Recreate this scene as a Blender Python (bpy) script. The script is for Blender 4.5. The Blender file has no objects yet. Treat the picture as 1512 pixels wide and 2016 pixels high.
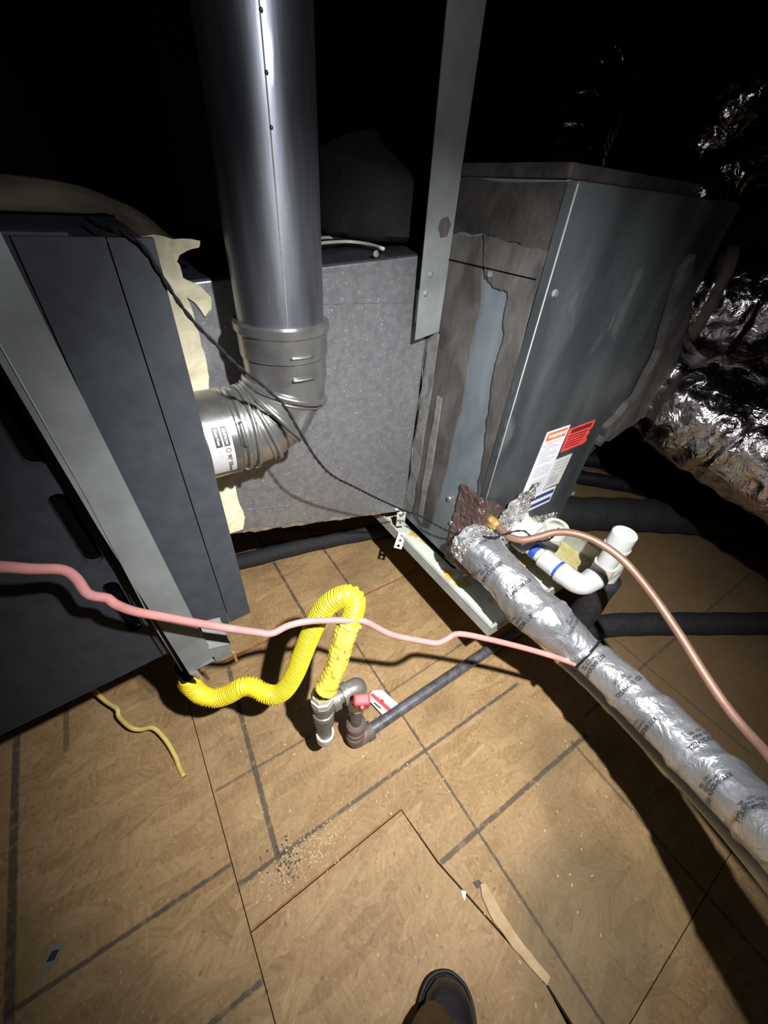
import bpy, bmesh, math, random
from mathutils import Vector, Matrix, noise
random.seed(7)
V = Vector
SC = bpy.context.scene
COL = SC.collection

# ------------------------------------------------------------------ camera
cam_d = bpy.data.cameras.new('camera'); cam = bpy.data.objects.new('camera', cam_d); COL.objects.link(cam)
cam_d.sensor_fit = 'VERTICAL'; cam_d.sensor_height = 36.0; cam_d.lens = 36.0*760.0/2016.0
cam_d.clip_start = 0.02; cam_d.clip_end = 60
cam.matrix_world = Matrix(((0.8332557,0.3091530,-0.4583769,0.0000000),(-0.5492318,0.5580278,-0.6220526,0.0000000),(0.0634776,0.7700841,0.6347764,1.2500000),(0,0,0,1)))
SC.camera = cam
# ------------------------------------------------------------------ world (closed dark attic)
w = bpy.data.worlds.new('world'); SC.world = w; w.use_nodes = True
w.node_tree.nodes['Background'].inputs[0].default_value = (0.6, 0.7, 1.0, 1)
w.node_tree.nodes['Background'].inputs[1].default_value = 0.0015
# ------------------------------------------------------------------ the hand lamp beside the photographer
ld = bpy.data.lights.new('work_lamp', 'SPOT'); lamp = bpy.data.objects.new('work_lamp', ld); COL.objects.link(lamp)
ld.energy = 185; ld.color = (1.0, 0.985, 0.955); ld.shadow_soft_size = 0.012
ld.spot_size = math.radians(93); ld.spot_blend = 1.0
lamp.location = (0.191, -0.133, 1.511)
lamp.rotation_euler = (V((0.60, 0.55, 0.34)) - V(lamp.location)).to_track_quat('-Z', 'Y').to_euler()
# the same lamp's dim wide spill
lf = bpy.data.lights.new('work_lamp_spill', 'SPOT'); spill = bpy.data.objects.new('work_lamp_spill', lf); COL.objects.link(spill)
lf.energy = 9.5; lf.color = (0.97, 0.97, 1.0); lf.shadow_soft_size = 0.012
lf.spot_size = math.radians(158); lf.spot_blend = 0.5
spill.location = lamp.location; spill.rotation_euler = lamp.rotation_euler
# ------------------------------------------------------------------ exposure
SC.view_settings.view_transform = 'Standard'; SC.view_settings.look = 'None'
SC.view_settings.gamma = 1.0; SC.view_settings.use_curve_mapping = False
SC.view_settings.exposure = 0.0

# ================================================================== materials
def mat(name, c1, c2=None, scale=18, rough=0.5, metal=0.0, bump=0.0, bscale=120, detail=5, dist=0.0,
        lo=0.35, hi=0.65, rvar=0.0, spec=0.5, stretch=None, coat=0.0, spots=None):
    m = bpy.data.materials.new(name); m.use_nodes = True
    nt = m.node_tree; N = nt.nodes; L = nt.links; b = N['Principled BSDF']
    b.inputs['Metallic'].default_value = metal; b.inputs['Roughness'].default_value = rough
    b.inputs['Specular IOR Level'].default_value = spec; b.inputs['Coat Weight'].default_value = coat
    tc = N.new('ShaderNodeTexCoord'); src = tc.outputs['Object']
    if stretch:
        mp = N.new('ShaderNodeMapping'); mp.inputs['Scale'].default_value = stretch
        L.new(src, mp.inputs['Vector']); src = mp.outputs[0]
    if c2 is None:
        b.inputs['Base Color'].default_value = (*c1, 1); col = None
    else:
        n = N.new('ShaderNodeTexNoise'); n.inputs['Scale'].default_value = scale; n.inputs['Detail'].default_value = detail
        n.inputs['Distortion'].default_value = dist; L.new(src, n.inputs['Vector'])
        r = N.new('ShaderNodeValToRGB'); r.color_ramp.elements[0].position = lo; r.color_ramp.elements[1].position = hi
        r.color_ramp.elements[0].color = (*c1, 1); r.color_ramp.elements[1].color = (*c2, 1)
        L.new(n.outputs['Fac'], r.inputs[0]); col = r.outputs[0]
        if spots:
            sc, thr, c3 = spots
            n3 = N.new('ShaderNodeTexNoise'); n3.inputs['Scale'].default_value = sc; n3.inputs['Detail'].default_value = 4
            L.new(src, n3.inputs['Vector'])
            mr = N.new('ShaderNodeMapRange'); mr.inputs[1].default_value = thr; mr.inputs[2].default_value = thr+0.07
            L.new(n3.outputs['Fac'], mr.inputs[0])
            mx = N.new('ShaderNodeMixRGB'); mx.inputs[2].default_value = (*c3, 1)
            L.new(mr.outputs[0], mx.inputs[0]); L.new(col, mx.inputs[1]); col = mx.outputs[0]
        L.new(col, b.inputs['Base Color'])
        if rvar:
            mr = N.new('ShaderNodeMapRange'); mr.inputs[3].default_value = rough-rvar; mr.inputs[4].default_value = rough+rvar
            L.new(n.outputs['Fac'], mr.inputs[0]); L.new(mr.outputs[0], b.inputs['Roughness'])
    if bump:
        n2 = N.new('ShaderNodeTexNoise'); n2.inputs['Scale'].default_value = bscale; n2.inputs['Detail'].default_value = 4
        L.new(src, n2.inputs['Vector'])
        bp = N.new('ShaderNodeBump'); bp.inputs['Strength'].default_value = bump; bp.inputs['Distance'].default_value = 0.004
        L.new(n2.outputs['Fac'], bp.inputs['Height']); L.new(bp.outputs[0], b.inputs['Normal'])
    return m

M = {}
M['galv'] = mat('galvanized_sheet', (.24,.245,.265), (.31,.315,.335), 70, .42, .75, .05, 300, spots=(210, .63, (.60,.61,.64)))
M['galv_pipe'] = mat('galvanized_pipe', (.20,.21,.25), (.34,.36,.41), 40, .36, .95, .04, 120, spots=(60, .70, (.6,.62,.66)), stretch=(1,1,.12))
M['galv_elbow'] = mat('dull_zinc_elbow', (.22,.22,.22), (.34,.34,.335), 22, .31, .85, .06, 140, spots=(60, .68, (.32,.25,.15)))
M['galv_strap'] = mat('galvanized_strap', (.16,.175,.175), (.23,.25,.25), 12, .55, .35, .05, 200)
M['coilmetal'] = mat('coil_cabinet_metal', (.060,.068,.074), (.115,.130,.138), 9, .40, .6, .05, 150, dist=.3, rvar=.07, stretch=(1,1,.4), spots=(11, .64, (.17,.185,.195)))
M['coilside'] = mat('coil_side_metal', (.13,.16,.185), (.20,.235,.265), 16, .44, .5, .05, 150, dist=.3, stretch=(1,1,.4))
M['furnace'] = mat('furnace_slate_paint', (.034,.038,.045), (.042,.047,.055), 40, .50, .0, .08, 900, spec=.2)
M['furnace_dark'] = mat('furnace_door_paint', (.026,.028,.033), (.033,.035,.041), 40, .46, .0, .08, 900, spec=.2)
M['black_in'] = mat('dark_interior', (.002,.002,.0025), None, rough=.9, spec=0)
M['mastic'] = mat('brown_mastic', (.036,.034,.033), (.085,.079,.075), 16, .6, .0, .4, 60, dist=.6, stretch=(1,1,.55), spec=.25)
M['darkmastic'] = mat('dark_brown_mastic', (.016,.0145,.0135), (.042,.038,.035), 14, .65, .0, .5, 60, dist=.6, spec=.2, spots=(9, .60, (.065,.063,.06)))
M['greymastic'] = mat('grey_mastic', (.085,.085,.083), (.15,.15,.145), 18, .6, .0, .5, 60, dist=1.0)
M['cream'] = mat('cream_sealant', (.50,.45,.30), (.68,.63,.46), 22, .7, .0, .7, 45, dist=1.0, spots=(14, .66, (.22,.15,.08)))
M['dust'] = mat('dusty_duct_wrap', (.075,.052,.036), (.19,.155,.11), 9, .9, .0, .8, 40, spots=(30, .66, (.07,.045,.03)))
M['black'] = mat('black_rubber', (.006,.006,.008), (.012,.012,.015), 40, .6, .0, .1, 200, spec=.25)
M['foam'] = mat('black_foam_insulation', (.009,.009,.011), (.019,.019,.022), 90, .75, .0, .5, 350)
M['bag'] = mat('black_bag_fabric', (.007,.007,.009), (.013,.013,.016), 14, .85, .0, .4, 90)
M['yellow'] = mat('yellow_hose_jacket', (.70,.52,.02), (.78,.60,.03), 20, .42, .0, .05, 200)
M['sleeve'] = mat('yellow_sleeve', (.62,.50,.05), (.85,.72,.12), 60, .5, .0, .9, 130, spots=(80, .62, (.30,.24,.06)))
M['pink'] = mat('pink_cable_jacket', (.43,.175,.165), (.48,.215,.205), 30, .45, .0, .05, 200)
M['yellow_cable'] = mat('yellow_cable_jacket', (.62,.47,.12), (.70,.55,.18), 30, .55)
M['pipe'] = mat('black_iron_pipe', (.10,.10,.115), (.20,.20,.22), 40, .45, .45, .25, 140)
M['iron'] = mat('malleable_iron', (.20,.195,.18), (.30,.29,.27), 30, .42, .6, .3, 110)
M['rust'] = mat('rusty_iron', (.15,.115,.10), (.24,.18,.155), 30, .6, .35, .4, 110)
M['nut'] = mat('zinc_nut', (.50,.50,.44), (.66,.66,.60), 40, .45, .4, .2, 120)
M['red'] = mat('red_handle', (.62,.05,.06), (.70,.08,.09), 30, .45)
M['brass'] = mat('brass', (.62,.43,.14), (.75,.55,.22), 40, .35, .8, .1, 150)
M['copper'] = mat('copper', (.21,.112,.08), (.29,.17,.13), 14, .55, .55, .05, 150)
M['pvc'] = mat('white_pvc', (.46,.47,.475), (.52,.53,.535), 10, .35, .0, .02, 100)
M['pvc_old'] = mat('cream_pvc', (.50,.48,.41), (.57,.55,.50), 12, .4, .0, .02, 100)
M['blue'] = mat('blue_primer', (.02,.06,.42), (.03,.09,.55), 60, .45)
M['pan'] = mat('drain_pan_steel', (.36,.37,.35), (.46,.48,.45), 16, .5, .3, .1, 150)
M['panin'] = mat('stained_pan_floor', (.52,.58,.48), (.62,.68,.60), 14, .5, .1, .15, 90, spots=(13, .56, (.52,.36,.08)))
M['panyellow'] = mat('yellow_stained_pan', (.44,.38,.14), (.58,.53,.30), 20, .5, .0, .2, 90, spots=(55, .63, (.16,.11,.03)))
M['white'] = mat('white_paper', (.62,.63,.68), None, rough=.5)
M['dimplate'] = mat('dim_plate', (.20,.20,.16), None, rough=.5)
M['grime'] = mat('rusty_grime', (.10,.075,.05), (.20,.16,.115), 60, .8, .0, .5, 90)
M['dulllabel'] = mat('dull_white_paper', (.36,.36,.37), None, rough=.7)
M['greylabel'] = mat('grey_label_paper', (.50,.49,.45), None, rough=.5)
M['redlabel'] = mat('red_label_paper', (.62,.055,.05), (.70,.08,.07), 40, .5)
M['orange'] = mat('orange_print', (.55,.13,.03), None, rough=.5)
M['navy'] = mat('navy_print', (.02,.045,.18), None, rough=.5)
M['softink'] = mat('worn_print', (.07,.07,.08), None, rough=.5)
M['ink'] = mat('black_print', (.03,.03,.035), None, rough=.5)
M['greyink'] = mat('grey_print', (.36,.37,.42), None, rough=.5)
M['darkred'] = mat('dark_red_print', (.16,.012,.012), None, rough=.5)
M['wood'] = mat('splintered_wood', (.46,.31,.16), (.58,.42,.24), 30, .7, .0, .4, 80, stretch=(1,1,1))
M['boot'] = mat('black_boot_leather', (.012,.011,.013), (.02,.018,.02), 20, .36, .0, .15, 120)
M['sole'] = mat('boot_sole_rubber', (.012,.012,.013), None, rough=.6)
M['trouser'] = mat('olive_trouser_cloth', (.13,.11,.075), (.17,.145,.10), 60, .85, .0, .4, 400)
M['roof'] = mat('dark_roof_boards', (.035,.024,.017), (.05,.034,.024), 6, .9)
M['screw'] = mat('screw_steel', (.55,.56,.58), (.7,.71,.73), 60, .3, .9)
M['tape'] = mat('grey_trim_bead', (.17,.18,.185), None, rough=.6, metal=.0)

def foil(name, c1, c2, rough, bscale, bump, metal=1.0, stretch=(1,1,1), wr=18):
    m = mat(name, c1, c2, 8, rough, metal, 0, stretch=stretch)
    nt = m.node_tree; N = nt.nodes; L = nt.links; b = N['Principled BSDF']
    tc = N.new('ShaderNodeTexCoord'); mp = N.new('ShaderNodeMapping'); mp.inputs['Scale'].default_value = stretch
    L.new(tc.outputs['Object'], mp.inputs[0])
    v = N.new('ShaderNodeTexVoronoi'); v.feature = 'F1'; v.inputs['Scale'].default_value = bscale
    n = N.new('ShaderNodeTexNoise'); n.inputs['Scale'].default_value = wr; n.inputs['Detail'].default_value = 6; n.inputs['Distortion'].default_value = 1.5
    L.new(mp.outputs[0], n.inputs['Vector']); 
    ad = N.new('ShaderNodeMixRGB'); ad.inputs[0].default_value = .12
    L.new(mp.outputs[0], ad.inputs[1]); L.new(n.outputs['Color'], ad.inputs[2]); L.new(ad.outputs[0], v.inputs['Vector'])
    s = N.new('ShaderNodeMath'); s.operation = 'ADD'; L.new(v.outputs['Distance'], s.inputs[0]); L.new(n.outputs['Fac'], s.inputs[1])
    bp = N.new('ShaderNodeBump'); bp.inputs['Strength'].default_value = bump; bp.inputs['Distance'].default_value = .01
    L.new(s.outputs[0], bp.inputs['Height']); L.new(bp.outputs[0], b.inputs['Normal'])
    return m
M['flexfoil'] = foil('dark_duct_foil', (.46,.43,.44), (.60,.56,.56), .17, 20, .40)
M['foilwrap'] = foil('silver_insulation_foil', (.36,.38,.41), (.52,.54,.58), .33, 26, .30, .8)
M['flexglint'] = foil('glint_duct_foil', (.60,.56,.57), (.78,.73,.73), .11, 10, 1.0, 1.0, wr=9)  # copy of the duct foil, paler and glossier so poorly lit ducts still glint
M['crinkle'] = foil('crinkled_silver_foil', (.62,.60,.60), (.74,.72,.72), .2, 60, 1.0, .9)
M['brownfoil'] = foil('tarnished_brown_foil', (.15,.10,.095), (.24,.17,.16), .32, 50, .6, .7)

# ---- oriented strand board with the printed guide lines of the sheets
def osb():
    m = bpy.data.materials.new('oriented_strand_board'); m.use_nodes = True
    nt = m.node_tree; N = nt.nodes; L = nt.links; b = N['Principled BSDF']; b.inputs['Roughness'].default_value = .62
    b.inputs['Specular IOR Level'].default_value = .3
    g = N.new('ShaderNodeNewGeometry'); P = g.outputs['Position']
    def math_(op, a, c=None):
        q = N.new('ShaderNodeMath'); q.operation = op
        for i, v in enumerate((a, c)):
            if v is None: continue
            if isinstance(v, (int, float)): q.inputs[i].default_value = v
            else: L.new(v, q.inputs[i])
        return q.outputs[0]
    def rng(v, a, c, lo=0., hi=1.):
        q = N.new('ShaderNodeMapRange'); q.interpolation_type = 'SMOOTHSTEP'
        q.inputs[1].default_value = a; q.inputs[2].default_value = c; q.inputs[3].default_value = lo; q.inputs[4].default_value = hi
        L.new(v, q.inputs[0]); return q.outputs[0]
    def mix(f, a, c, mode='MIX'):
        q = N.new('ShaderNodeMixRGB'); q.blend_type = mode
        for i, v in enumerate((f, a, c)):
            if isinstance(v, (int, float)): q.inputs[i].default_value = v
            elif isinstance(v, tuple): q.inputs[i].default_value = (*v, 1)
            else: L.new(v, q.inputs[i])
        return q.outputs[0]
    def noise_(s, d=5, dist=0., vec=None):
        q = N.new('ShaderNodeTexNoise'); q.inputs['Scale'].default_value = s; q.inputs['Detail'].default_value = d
        q.inputs['Distortion'].default_value = dist; L.new(vec or P, q.inputs['Vector']); return q
    wob = noise_(9, 2)
    layers = []
    for ang, sx, sy, off in ((.55, 8, 26, 0), (-.35, 10, 34, 3.1), (1.25, 9, 30, 7.7), (2.2, 12, 40, 11.)):
        mp = N.new('ShaderNodeMapping'); mp.inputs['Rotation'].default_value = (0, 0, ang)
        mp.inputs['Scale'].default_value = (sx, sy, 1); mp.inputs['Location'].default_value = (off, off*.7, 0)
        wv = mix(.03, P, wob.outputs['Color'], 'ADD'); L.new(wv, mp.inputs[0])
        vo = N.new('ShaderNodeTexVoronoi'); vo.voronoi_dimensions = '2D'; vo.inputs['Scale'].default_value = 1.0
        L.new(mp.outputs[0], vo.inputs['Vector'])
        sp = N.new('ShaderNodeSeparateColor'); L.new(vo.outputs['Color'], sp.inputs[0])
        vr = N.new('ShaderNodeVectorRotate'); vr.rotation_type = 'Z_AXIS'
        L.new(P, vr.inputs['Vector']); L.new(math_('ADD', math_('MULTIPLY', sp.outputs[2], 1.5), -.75+ang), vr.inputs['Angle'])
        ms = N.new('ShaderNodeMapping'); ms.inputs['Scale'].default_value = (9, 130, 1); L.new(vr.outputs[0], ms.inputs[0])
        gr = noise_(1.0, 5, .4, ms.outputs[0])
        layers.append((sp.outputs[0], sp.outputs[1], gr.outputs['Fac']))
    v = layers[0][0]; gsum = layers[0][2]
    for a, k, gr in layers[1:]:
        f = rng(k, .52, .56)
        v = mix(f, v, a); gsum = mix(f, gsum, gr)
    blot = noise_(5.5, 4, .5)
    tone = math_('ADD', math_('ADD', math_('MULTIPLY', v, .16), math_('ADD', .04, math_('ADD', math_('MULTIPLY', gsum, .46), math_('MULTIPLY', noise_(95, 4, .6).outputs['Fac'], .26)))), math_('MULTIPLY', math_('SUBTRACT', blot.outputs['Fac'], .5), .35))
    rp = N.new('ShaderNodeValToRGB'); e = rp.color_ramp.elements
    e[0].position = .16; e[0].color = (.18,.102,.042, 1); e[1].position = .86; e[1].color = (.57,.40,.22, 1)
    q = e.new(.42); q.color = (.325,.206,.096, 1); q = e.new(.6); q.color = (.42,.28,.142, 1)
    L.new(tone, rp.inputs[0]); col = rp.outputs[0]
    # grime
    gm = noise_(2.3, 6, .8); col = mix(rng(gm.outputs['Fac'], .44, .70, 0, .55), col, (.15,.105,.05))
    fine = noise_(140, 3); col = mix(rng(fine.outputs['Fac'], .62, .72, 0, .5), col, (.55,.42,.26))
    dk = noise_(60, 4); col = mix(rng(dk.outputs['Fac'], .63, .72, 0, .5), col, (.11,.065,.03))
    sx = N.new('ShaderNodeSeparateXYZ'); L.new(P, sx.inputs[0]); X = sx.outputs[0]; Y = sx.outputs[1]
    # water stain beside the drain line
    ddx = math_('DIVIDE', math_('SUBTRACT', X, .50), .22); ddy = math_('DIVIDE', math_('ADD', Y, .23), .17)
    dd = math_('ADD', math_('MULTIPLY', ddx, ddx), math_('MULTIPLY', ddy, ddy))
    dd = math_('ADD', dd, math_('MULTIPLY', gm.outputs['Fac'], .9))
    col = mix(rng(dd, .6, 1.7, .55, 0), col, (.105,.088,.052))
    # tracked-in dirt on the boards behind and right of the equipment
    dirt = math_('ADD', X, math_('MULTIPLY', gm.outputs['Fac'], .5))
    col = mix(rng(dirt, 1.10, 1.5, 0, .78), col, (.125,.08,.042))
    edge = noise_(70, 3); e01 = math_('SUBTRACT', edge.outputs['Fac'], .5)
    brk = noise_(45, 4)
    def line(axis, a0, c0, a1, c1, wd, colr, strength=.8):
        nonlocal col
        A, Cc = (X, Y) if axis == 'x' else (Y, X)
        sl = (c1-c0)/(a1-a0)
        d = math_('SUBTRACT', Cc, math_('ADD', math_('MULTIPLY', A, sl), c0-a0*sl))
        d = math_('ADD', math_('ABSOLUTE', d), math_('MULTIPLY', e01, .006))
        mk = rng(d, wd*.55, wd, 1, 0)
        mk = math_('MULTIPLY', mk, math_('MULTIPLY', rng(A, a0-.004, a0+.004), rng(A, a1-.004, a1+.004, 1, 0)))
        mk = math_('MULTIPLY', mk, rng(brk.outputs['Fac'], .30, .5, .35, strength))
        col = mix(mk, col, colr)
    dkc = (.055,.05,.045); rd = (.30,.065,.02)
    for args in (('x', -.138,.258,.80,.240,.0062,dkc), ('x', .282,.032,.86,.014,.0075,dkc), ('x', -.132,.470,.14,.460,.005,dkc,.6), ('x', .30,.442,.78,.452,.004,dkc,.55),
                 ('x', -.56,.318,-.141,.303,.006,dkc), ('x', -.40,.10,-.141,.092,.006,dkc), ('x', -.02,.829,.80,.822,.005,rd), ('x', -.13,.172,.26,.172,.004,rd,.6),
                 ('y', -.62,.402,.815,.405,.0045,dkc), ('y', .26,-.044,.80,-.002,.0085,dkc), ('y', .832,.30,1.5,.298,.0075,dkc), ('y', .832,.518,1.5,.519,.006,dkc),
                 ('y', .20,-.553,.90,-.563,.011,dkc), ('y', .78,-.45,1.0,-.444,.009,dkc,.6), ('y', -1.2,.765,.03,.80,.006,dkc,.6), ('x', .70,.455,1.9,.43,.005,dkc,.5), ('y', -.3,1.25,1.2,1.27,.006,dkc,.5),
                 ('x', .9,.05,2.2,.02,.006,dkc,.6)):
        line(*args)
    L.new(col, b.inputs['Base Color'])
    hb = math_('ADD', v, math_('MULTIPLY', gsum, .5))
    bp = N.new('ShaderNodeBump'); bp.inputs['Strength'].default_value = .35; bp.inputs['Distance'].default_value = .002
    L.new(hb, bp.inputs['Height']); L.new(bp.outputs[0], b.inputs['Normal'])
    return m
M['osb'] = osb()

# ================================================================== object helpers
def wloc(o):
    p = V((0,0,0))
    while o is not None: p += o.location; o = o.parent
    return p
def obj(name, bm, m, parent=None, smooth=False, label=None, cat=None, group=None, kind=None):
    """bm is in world coordinates; the mesh is shifted to its parent's origin or, at top level, to its own base"""
    if isinstance(bm, bpy.types.Mesh): me = bm
    else:
        bmesh.ops.recalc_face_normals(bm, faces=bm.faces)
        me = bpy.data.meshes.new(name); bm.to_mesh(me); bm.free()
    o = bpy.data.objects.new(name, me); COL.objects.link(o)
    if parent is not None: o.parent = parent; off = wloc(parent)
    else:
        cs = [v.co for v in me.vertices]
        off = V(((min(c.x for c in cs)+max(c.x for c in cs))/2, (min(c.y for c in cs)+max(c.y for c in cs))/2, min(c.z for c in cs)))
        if kind == 'structure': off = V((0,0,0))
        o.location = off
    me.transform(Matrix.Translation(-off))
    if len(me.materials) == 0 and m: me.materials.append(M[m] if isinstance(m, str) else m)
    if smooth:
        for p in me.polygons: p.use_smooth = True
        if smooth != True:
            me.set_sharp_from_angle(angle=math.radians(smooth))
    if label: o['label'] = label
    if cat: o['category'] = cat
    if group: o['group'] = group
    if kind: o['kind'] = kind
    return o
def thing(name, label, cat, loc, group=None):
    o = bpy.data.objects.new(name, None); COL.objects.link(o); o.location = loc; o.empty_display_size = .05
    o['label'] = label; o['category'] = cat
    if group: o['group'] = group
    return o
def box(bm, x0, x1, y0, y1, z0, z1, bev=0.0):
    t = bmesh.new()
    bmesh.ops.create_cube(t, size=1, matrix=Matrix.Translation(((x0+x1)/2,(y0+y1)/2,(z0+z1)/2)) @ Matrix.Diagonal((x1-x0,y1-y0,z1-z0,1)))
    if bev: bmesh.ops.bevel(t, geom=t.edges[:], offset=bev, segments=2, affect='EDGES', profile=.5)
    merge(bm, t); return bm
def merge(bm, t):
    mp = {v: bm.verts.new(v.co) for v in t.verts}
    for f in t.faces:
        try: bm.faces.new([mp[v] for v in f.verts])
        except ValueError: pass
    t.free()
def hexa(bm, pts, bev=0.0):
    """8 points: bottom 4 then top 4 in the same order"""
    t = bmesh.new(); vs = [t.verts.new(p) for p in pts]
    for q in ((0,1,2,3),(4,5,6,7),(0,1,5,4),(1,2,6,5),(2,3,7,6),(3,0,4,7)): t.faces.new([vs[i] for i in q])
    bmesh.ops.recalc_face_normals(t, faces=t.faces)
    if bev: bmesh.ops.bevel(t, geom=t.edges[:], offset=bev, segments=2, affect='EDGES', profile=.5)
    merge(bm, t); return bm
def prism(bm, pts, d, bev=0.0):
    """polygon of world points extruded by vector d"""
    d = V(d); t = bmesh.new(); n = len(pts)
    a = [t.verts.new(V(p)) for p in pts]; c = [t.verts.new(V(p)+d) for p in pts]
    t.faces.new(a); t.faces.new(c[::-1])
    for i in range(n): t.faces.new((a[i], a[(i+1)%n], c[(i+1)%n], c[i]))
    bmesh.ops.recalc_face_normals(t, faces=t.faces)
    if bev: bmesh.ops.bevel(t, geom=t.edges[:], offset=bev, segments=2, affect='EDGES', profile=.5)
    bmesh.ops.triangulate(t, faces=[f for f in t.faces if len(f.verts) > 4])
    merge(bm, t); return bm
def spline(pts, step):
    """Catmull-Rom through 3D points (or longer tuples), resampled about every step metres"""
    P = [tuple(p) for p in pts]; dim = len(P[0]); out = []
    P = [tuple(2*a-b for a, b in zip(P[0], P[1]))] + P + [tuple(2*a-b for a, b in zip(P[-1], P[-2]))]
    for i in range(1, len(P)-2):
        p0, p1, p2, p3 = P[i-1], P[i], P[i+1], P[i+2]
        n = max(1, int(round((V(p2[:3])-V(p1[:3])).length/step)))
        for k in range(n):
            t = k/n
            out.append(tuple(.5*((2*p1[j])+(-p0[j]+p2[j])*t+(2*p0[j]-5*p1[j]+4*p2[j]-p3[j])*t*t+(-p0[j]+3*p1[j]-3*p2[j]+p3[j])*t**3) for j in range(dim)))
    out.append(P[-2]); return out
def frames(path):
    P = [V(p[:3]) for p in path]; n = len(P); fr = []
    T = [(P[min(i+1,n-1)]-P[max(i-1,0)]).normalized() for i in range(n)]
    up = V((0,0,1)) if abs(T[0].z) < .9 else V((1,0,0))
    u = (up - T[0]*up.dot(T[0])).normalized()
    for i in range(n):
        u = (u - T[i]*u.dot(T[i])).normalized()
        fr.append((P[i], T[i], u, T[i].cross(u)))
    return fr
def tube(bm, path, r, seg=12, cap=True):
    """r: number, list, or function(i, angle)"""
    fr = frames(path); rings = []
    for i, (p, t, u, v) in enumerate(fr):
        ring = []
        for k in range(seg):
            a = 2*math.pi*k/seg
            rr = r(i, a) if callable(r) else (r[i] if isinstance(r, (list, tuple)) else r)
            ring.append(bm.verts.new(p + (u*math.cos(a)+v*math.sin(a))*rr))
        rings.append(ring)
    for i in range(len(rings)-1):
        for k in range(seg):
            bm.faces.new((rings[i][k], rings[i][(k+1)%seg], rings[i+1][(k+1)%seg], rings[i+1][k]))
    if cap:
        bm.faces.new(rings[0][::-1]); bm.faces.new(rings[-1])
    return bm
def rod(bm, a, b, prof, seg=20):
    """lathe along a->b; prof = [(t 0..1, radius)]"""
    a = V(a); b = V(b)
    d = (b-a).normalized(); up = V((0,0,1)) if abs(d.z) < .9 else V((1,0,0))
    u = (up-d*up.dot(d)).normalized(); v = d.cross(u); rings = []
    for t, r in prof:
        p = a+(b-a)*t
        rings.append([bm.verts.new(p+(u*math.cos(2*math.pi*k/seg)+v*math.sin(2*math.pi*k/seg))*max(r,1e-5)) for k in range(seg)])
    for i in range(len(rings)-1):
        for k in range(seg): bm.faces.new((rings[i][k], rings[i][(k+1)%seg], rings[i+1][(k+1)%seg], rings[i+1][k]))
    bm.faces.new(rings[0][::-1]); bm.faces.new(rings[-1]); return bm
def plate(name, outline, holes, o0, ux, uy, thick):
    """flat plate with holes in the plane (o0, ux, uy), extruded by thick along ux x uy; returns a mesh in world coordinates"""
    cu = bpy.data.curves.new(name, 'CURVE'); cu.dimensions = '2D'; cu.fill_mode = 'BOTH'; cu.extrude = thick/2
    for lp in [outline]+holes:
        s = cu.splines.new('POLY'); s.points.add(len(lp)-1); s.use_cyclic_u = True
        for q, p in zip(s.points, lp): q.co = (p[0], p[1], 0, 1)
    ob = bpy.data.objects.new(name, cu)
    me = bpy.data.meshes.new_from_object(ob); bpy.data.objects.remove(ob); bpy.data.curves.remove(cu)
    ux = V(ux).normalized(); uy = V(uy).normalized(); n = ux.cross(uy)
    mt = Matrix((( ux.x,uy.x,n.x,o0[0]),(ux.y,uy.y,n.y,o0[1]),(ux.z,uy.z,n.z,o0[2]),(0,0,0,1)))
    me.transform(mt); me.materials.clear(); return me
def slot(cx, cy, hw, hh, n=6):
    r = min(hw, hh); out = []
    for (sx, sy, a0) in ((1,1,0),(-1,1,90),(-1,-1,180),(1,-1,270)):
        for k in range(n+1):
            a = math.radians(a0+90*k/n); out.append((cx+sx*(hw-r)+r*math.cos(a), cy+sy*(hh-r)+r*math.sin(a)))
    return out
def text_mesh(s, size, extrude=0.0004, align='LEFT'):
    cu = bpy.data.curves.new('text', 'FONT'); cu.body = s; cu.size = size; cu.offset = size*.018; cu.extrude = extrude; cu.align_x = align
    ob = bpy.data.objects.new('text', cu); me = bpy.data.meshes.new_from_object(ob)
    bpy.data.objects.remove(ob); bpy.data.curves.remove(cu); me.materials.clear(); return me
def text_on(s, size, o0, ux, uy, align='LEFT'):
    me = text_mesh(s, size, align=align); ux = V(ux).normalized(); uy = V(uy).normalized(); n = ux.cross(uy)
    me.transform(Matrix(((ux.x,uy.x,n.x,o0[0]),(ux.y,uy.y,n.y,o0[1]),(ux.z,uy.z,n.z,o0[2]),(0,0,0,1)))); return me
def screw(parent, p, n, r=.007, name='screw'):
    p = V(p); n = V(n).normalized(); bm = bmesh.new()
    rod(bm, p-n*.001, p+n*.001, [(0,r*1.25),(1,r*1.25)], 16)
    rod(bm, p+n*.001, p+n*.005, [(0,r),(.8,r),(1,r*.75)], 6)
    return obj(name, bm, 'screw', parent)
def nz(p, s=1.0, seed=0.0):
    return noise.noise(V(p)*s+V((seed, seed*1.7, -seed)))
def wobble(pts, amp, n=4, closed=True, seed=0):
    """roughen a planar polygon outline"""
    out = []; m = len(pts)
    for i in range(m):
        a = V(pts[i]); b = V(pts[(i+1)%m])
        for k in range(n):
            p = a.lerp(b, k/n)
            q = noise.noise_vector(p*35+V((seed,seed,seed)))
            out.append(p+V((q.x,q.y,q.z))*amp)
    return out

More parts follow.
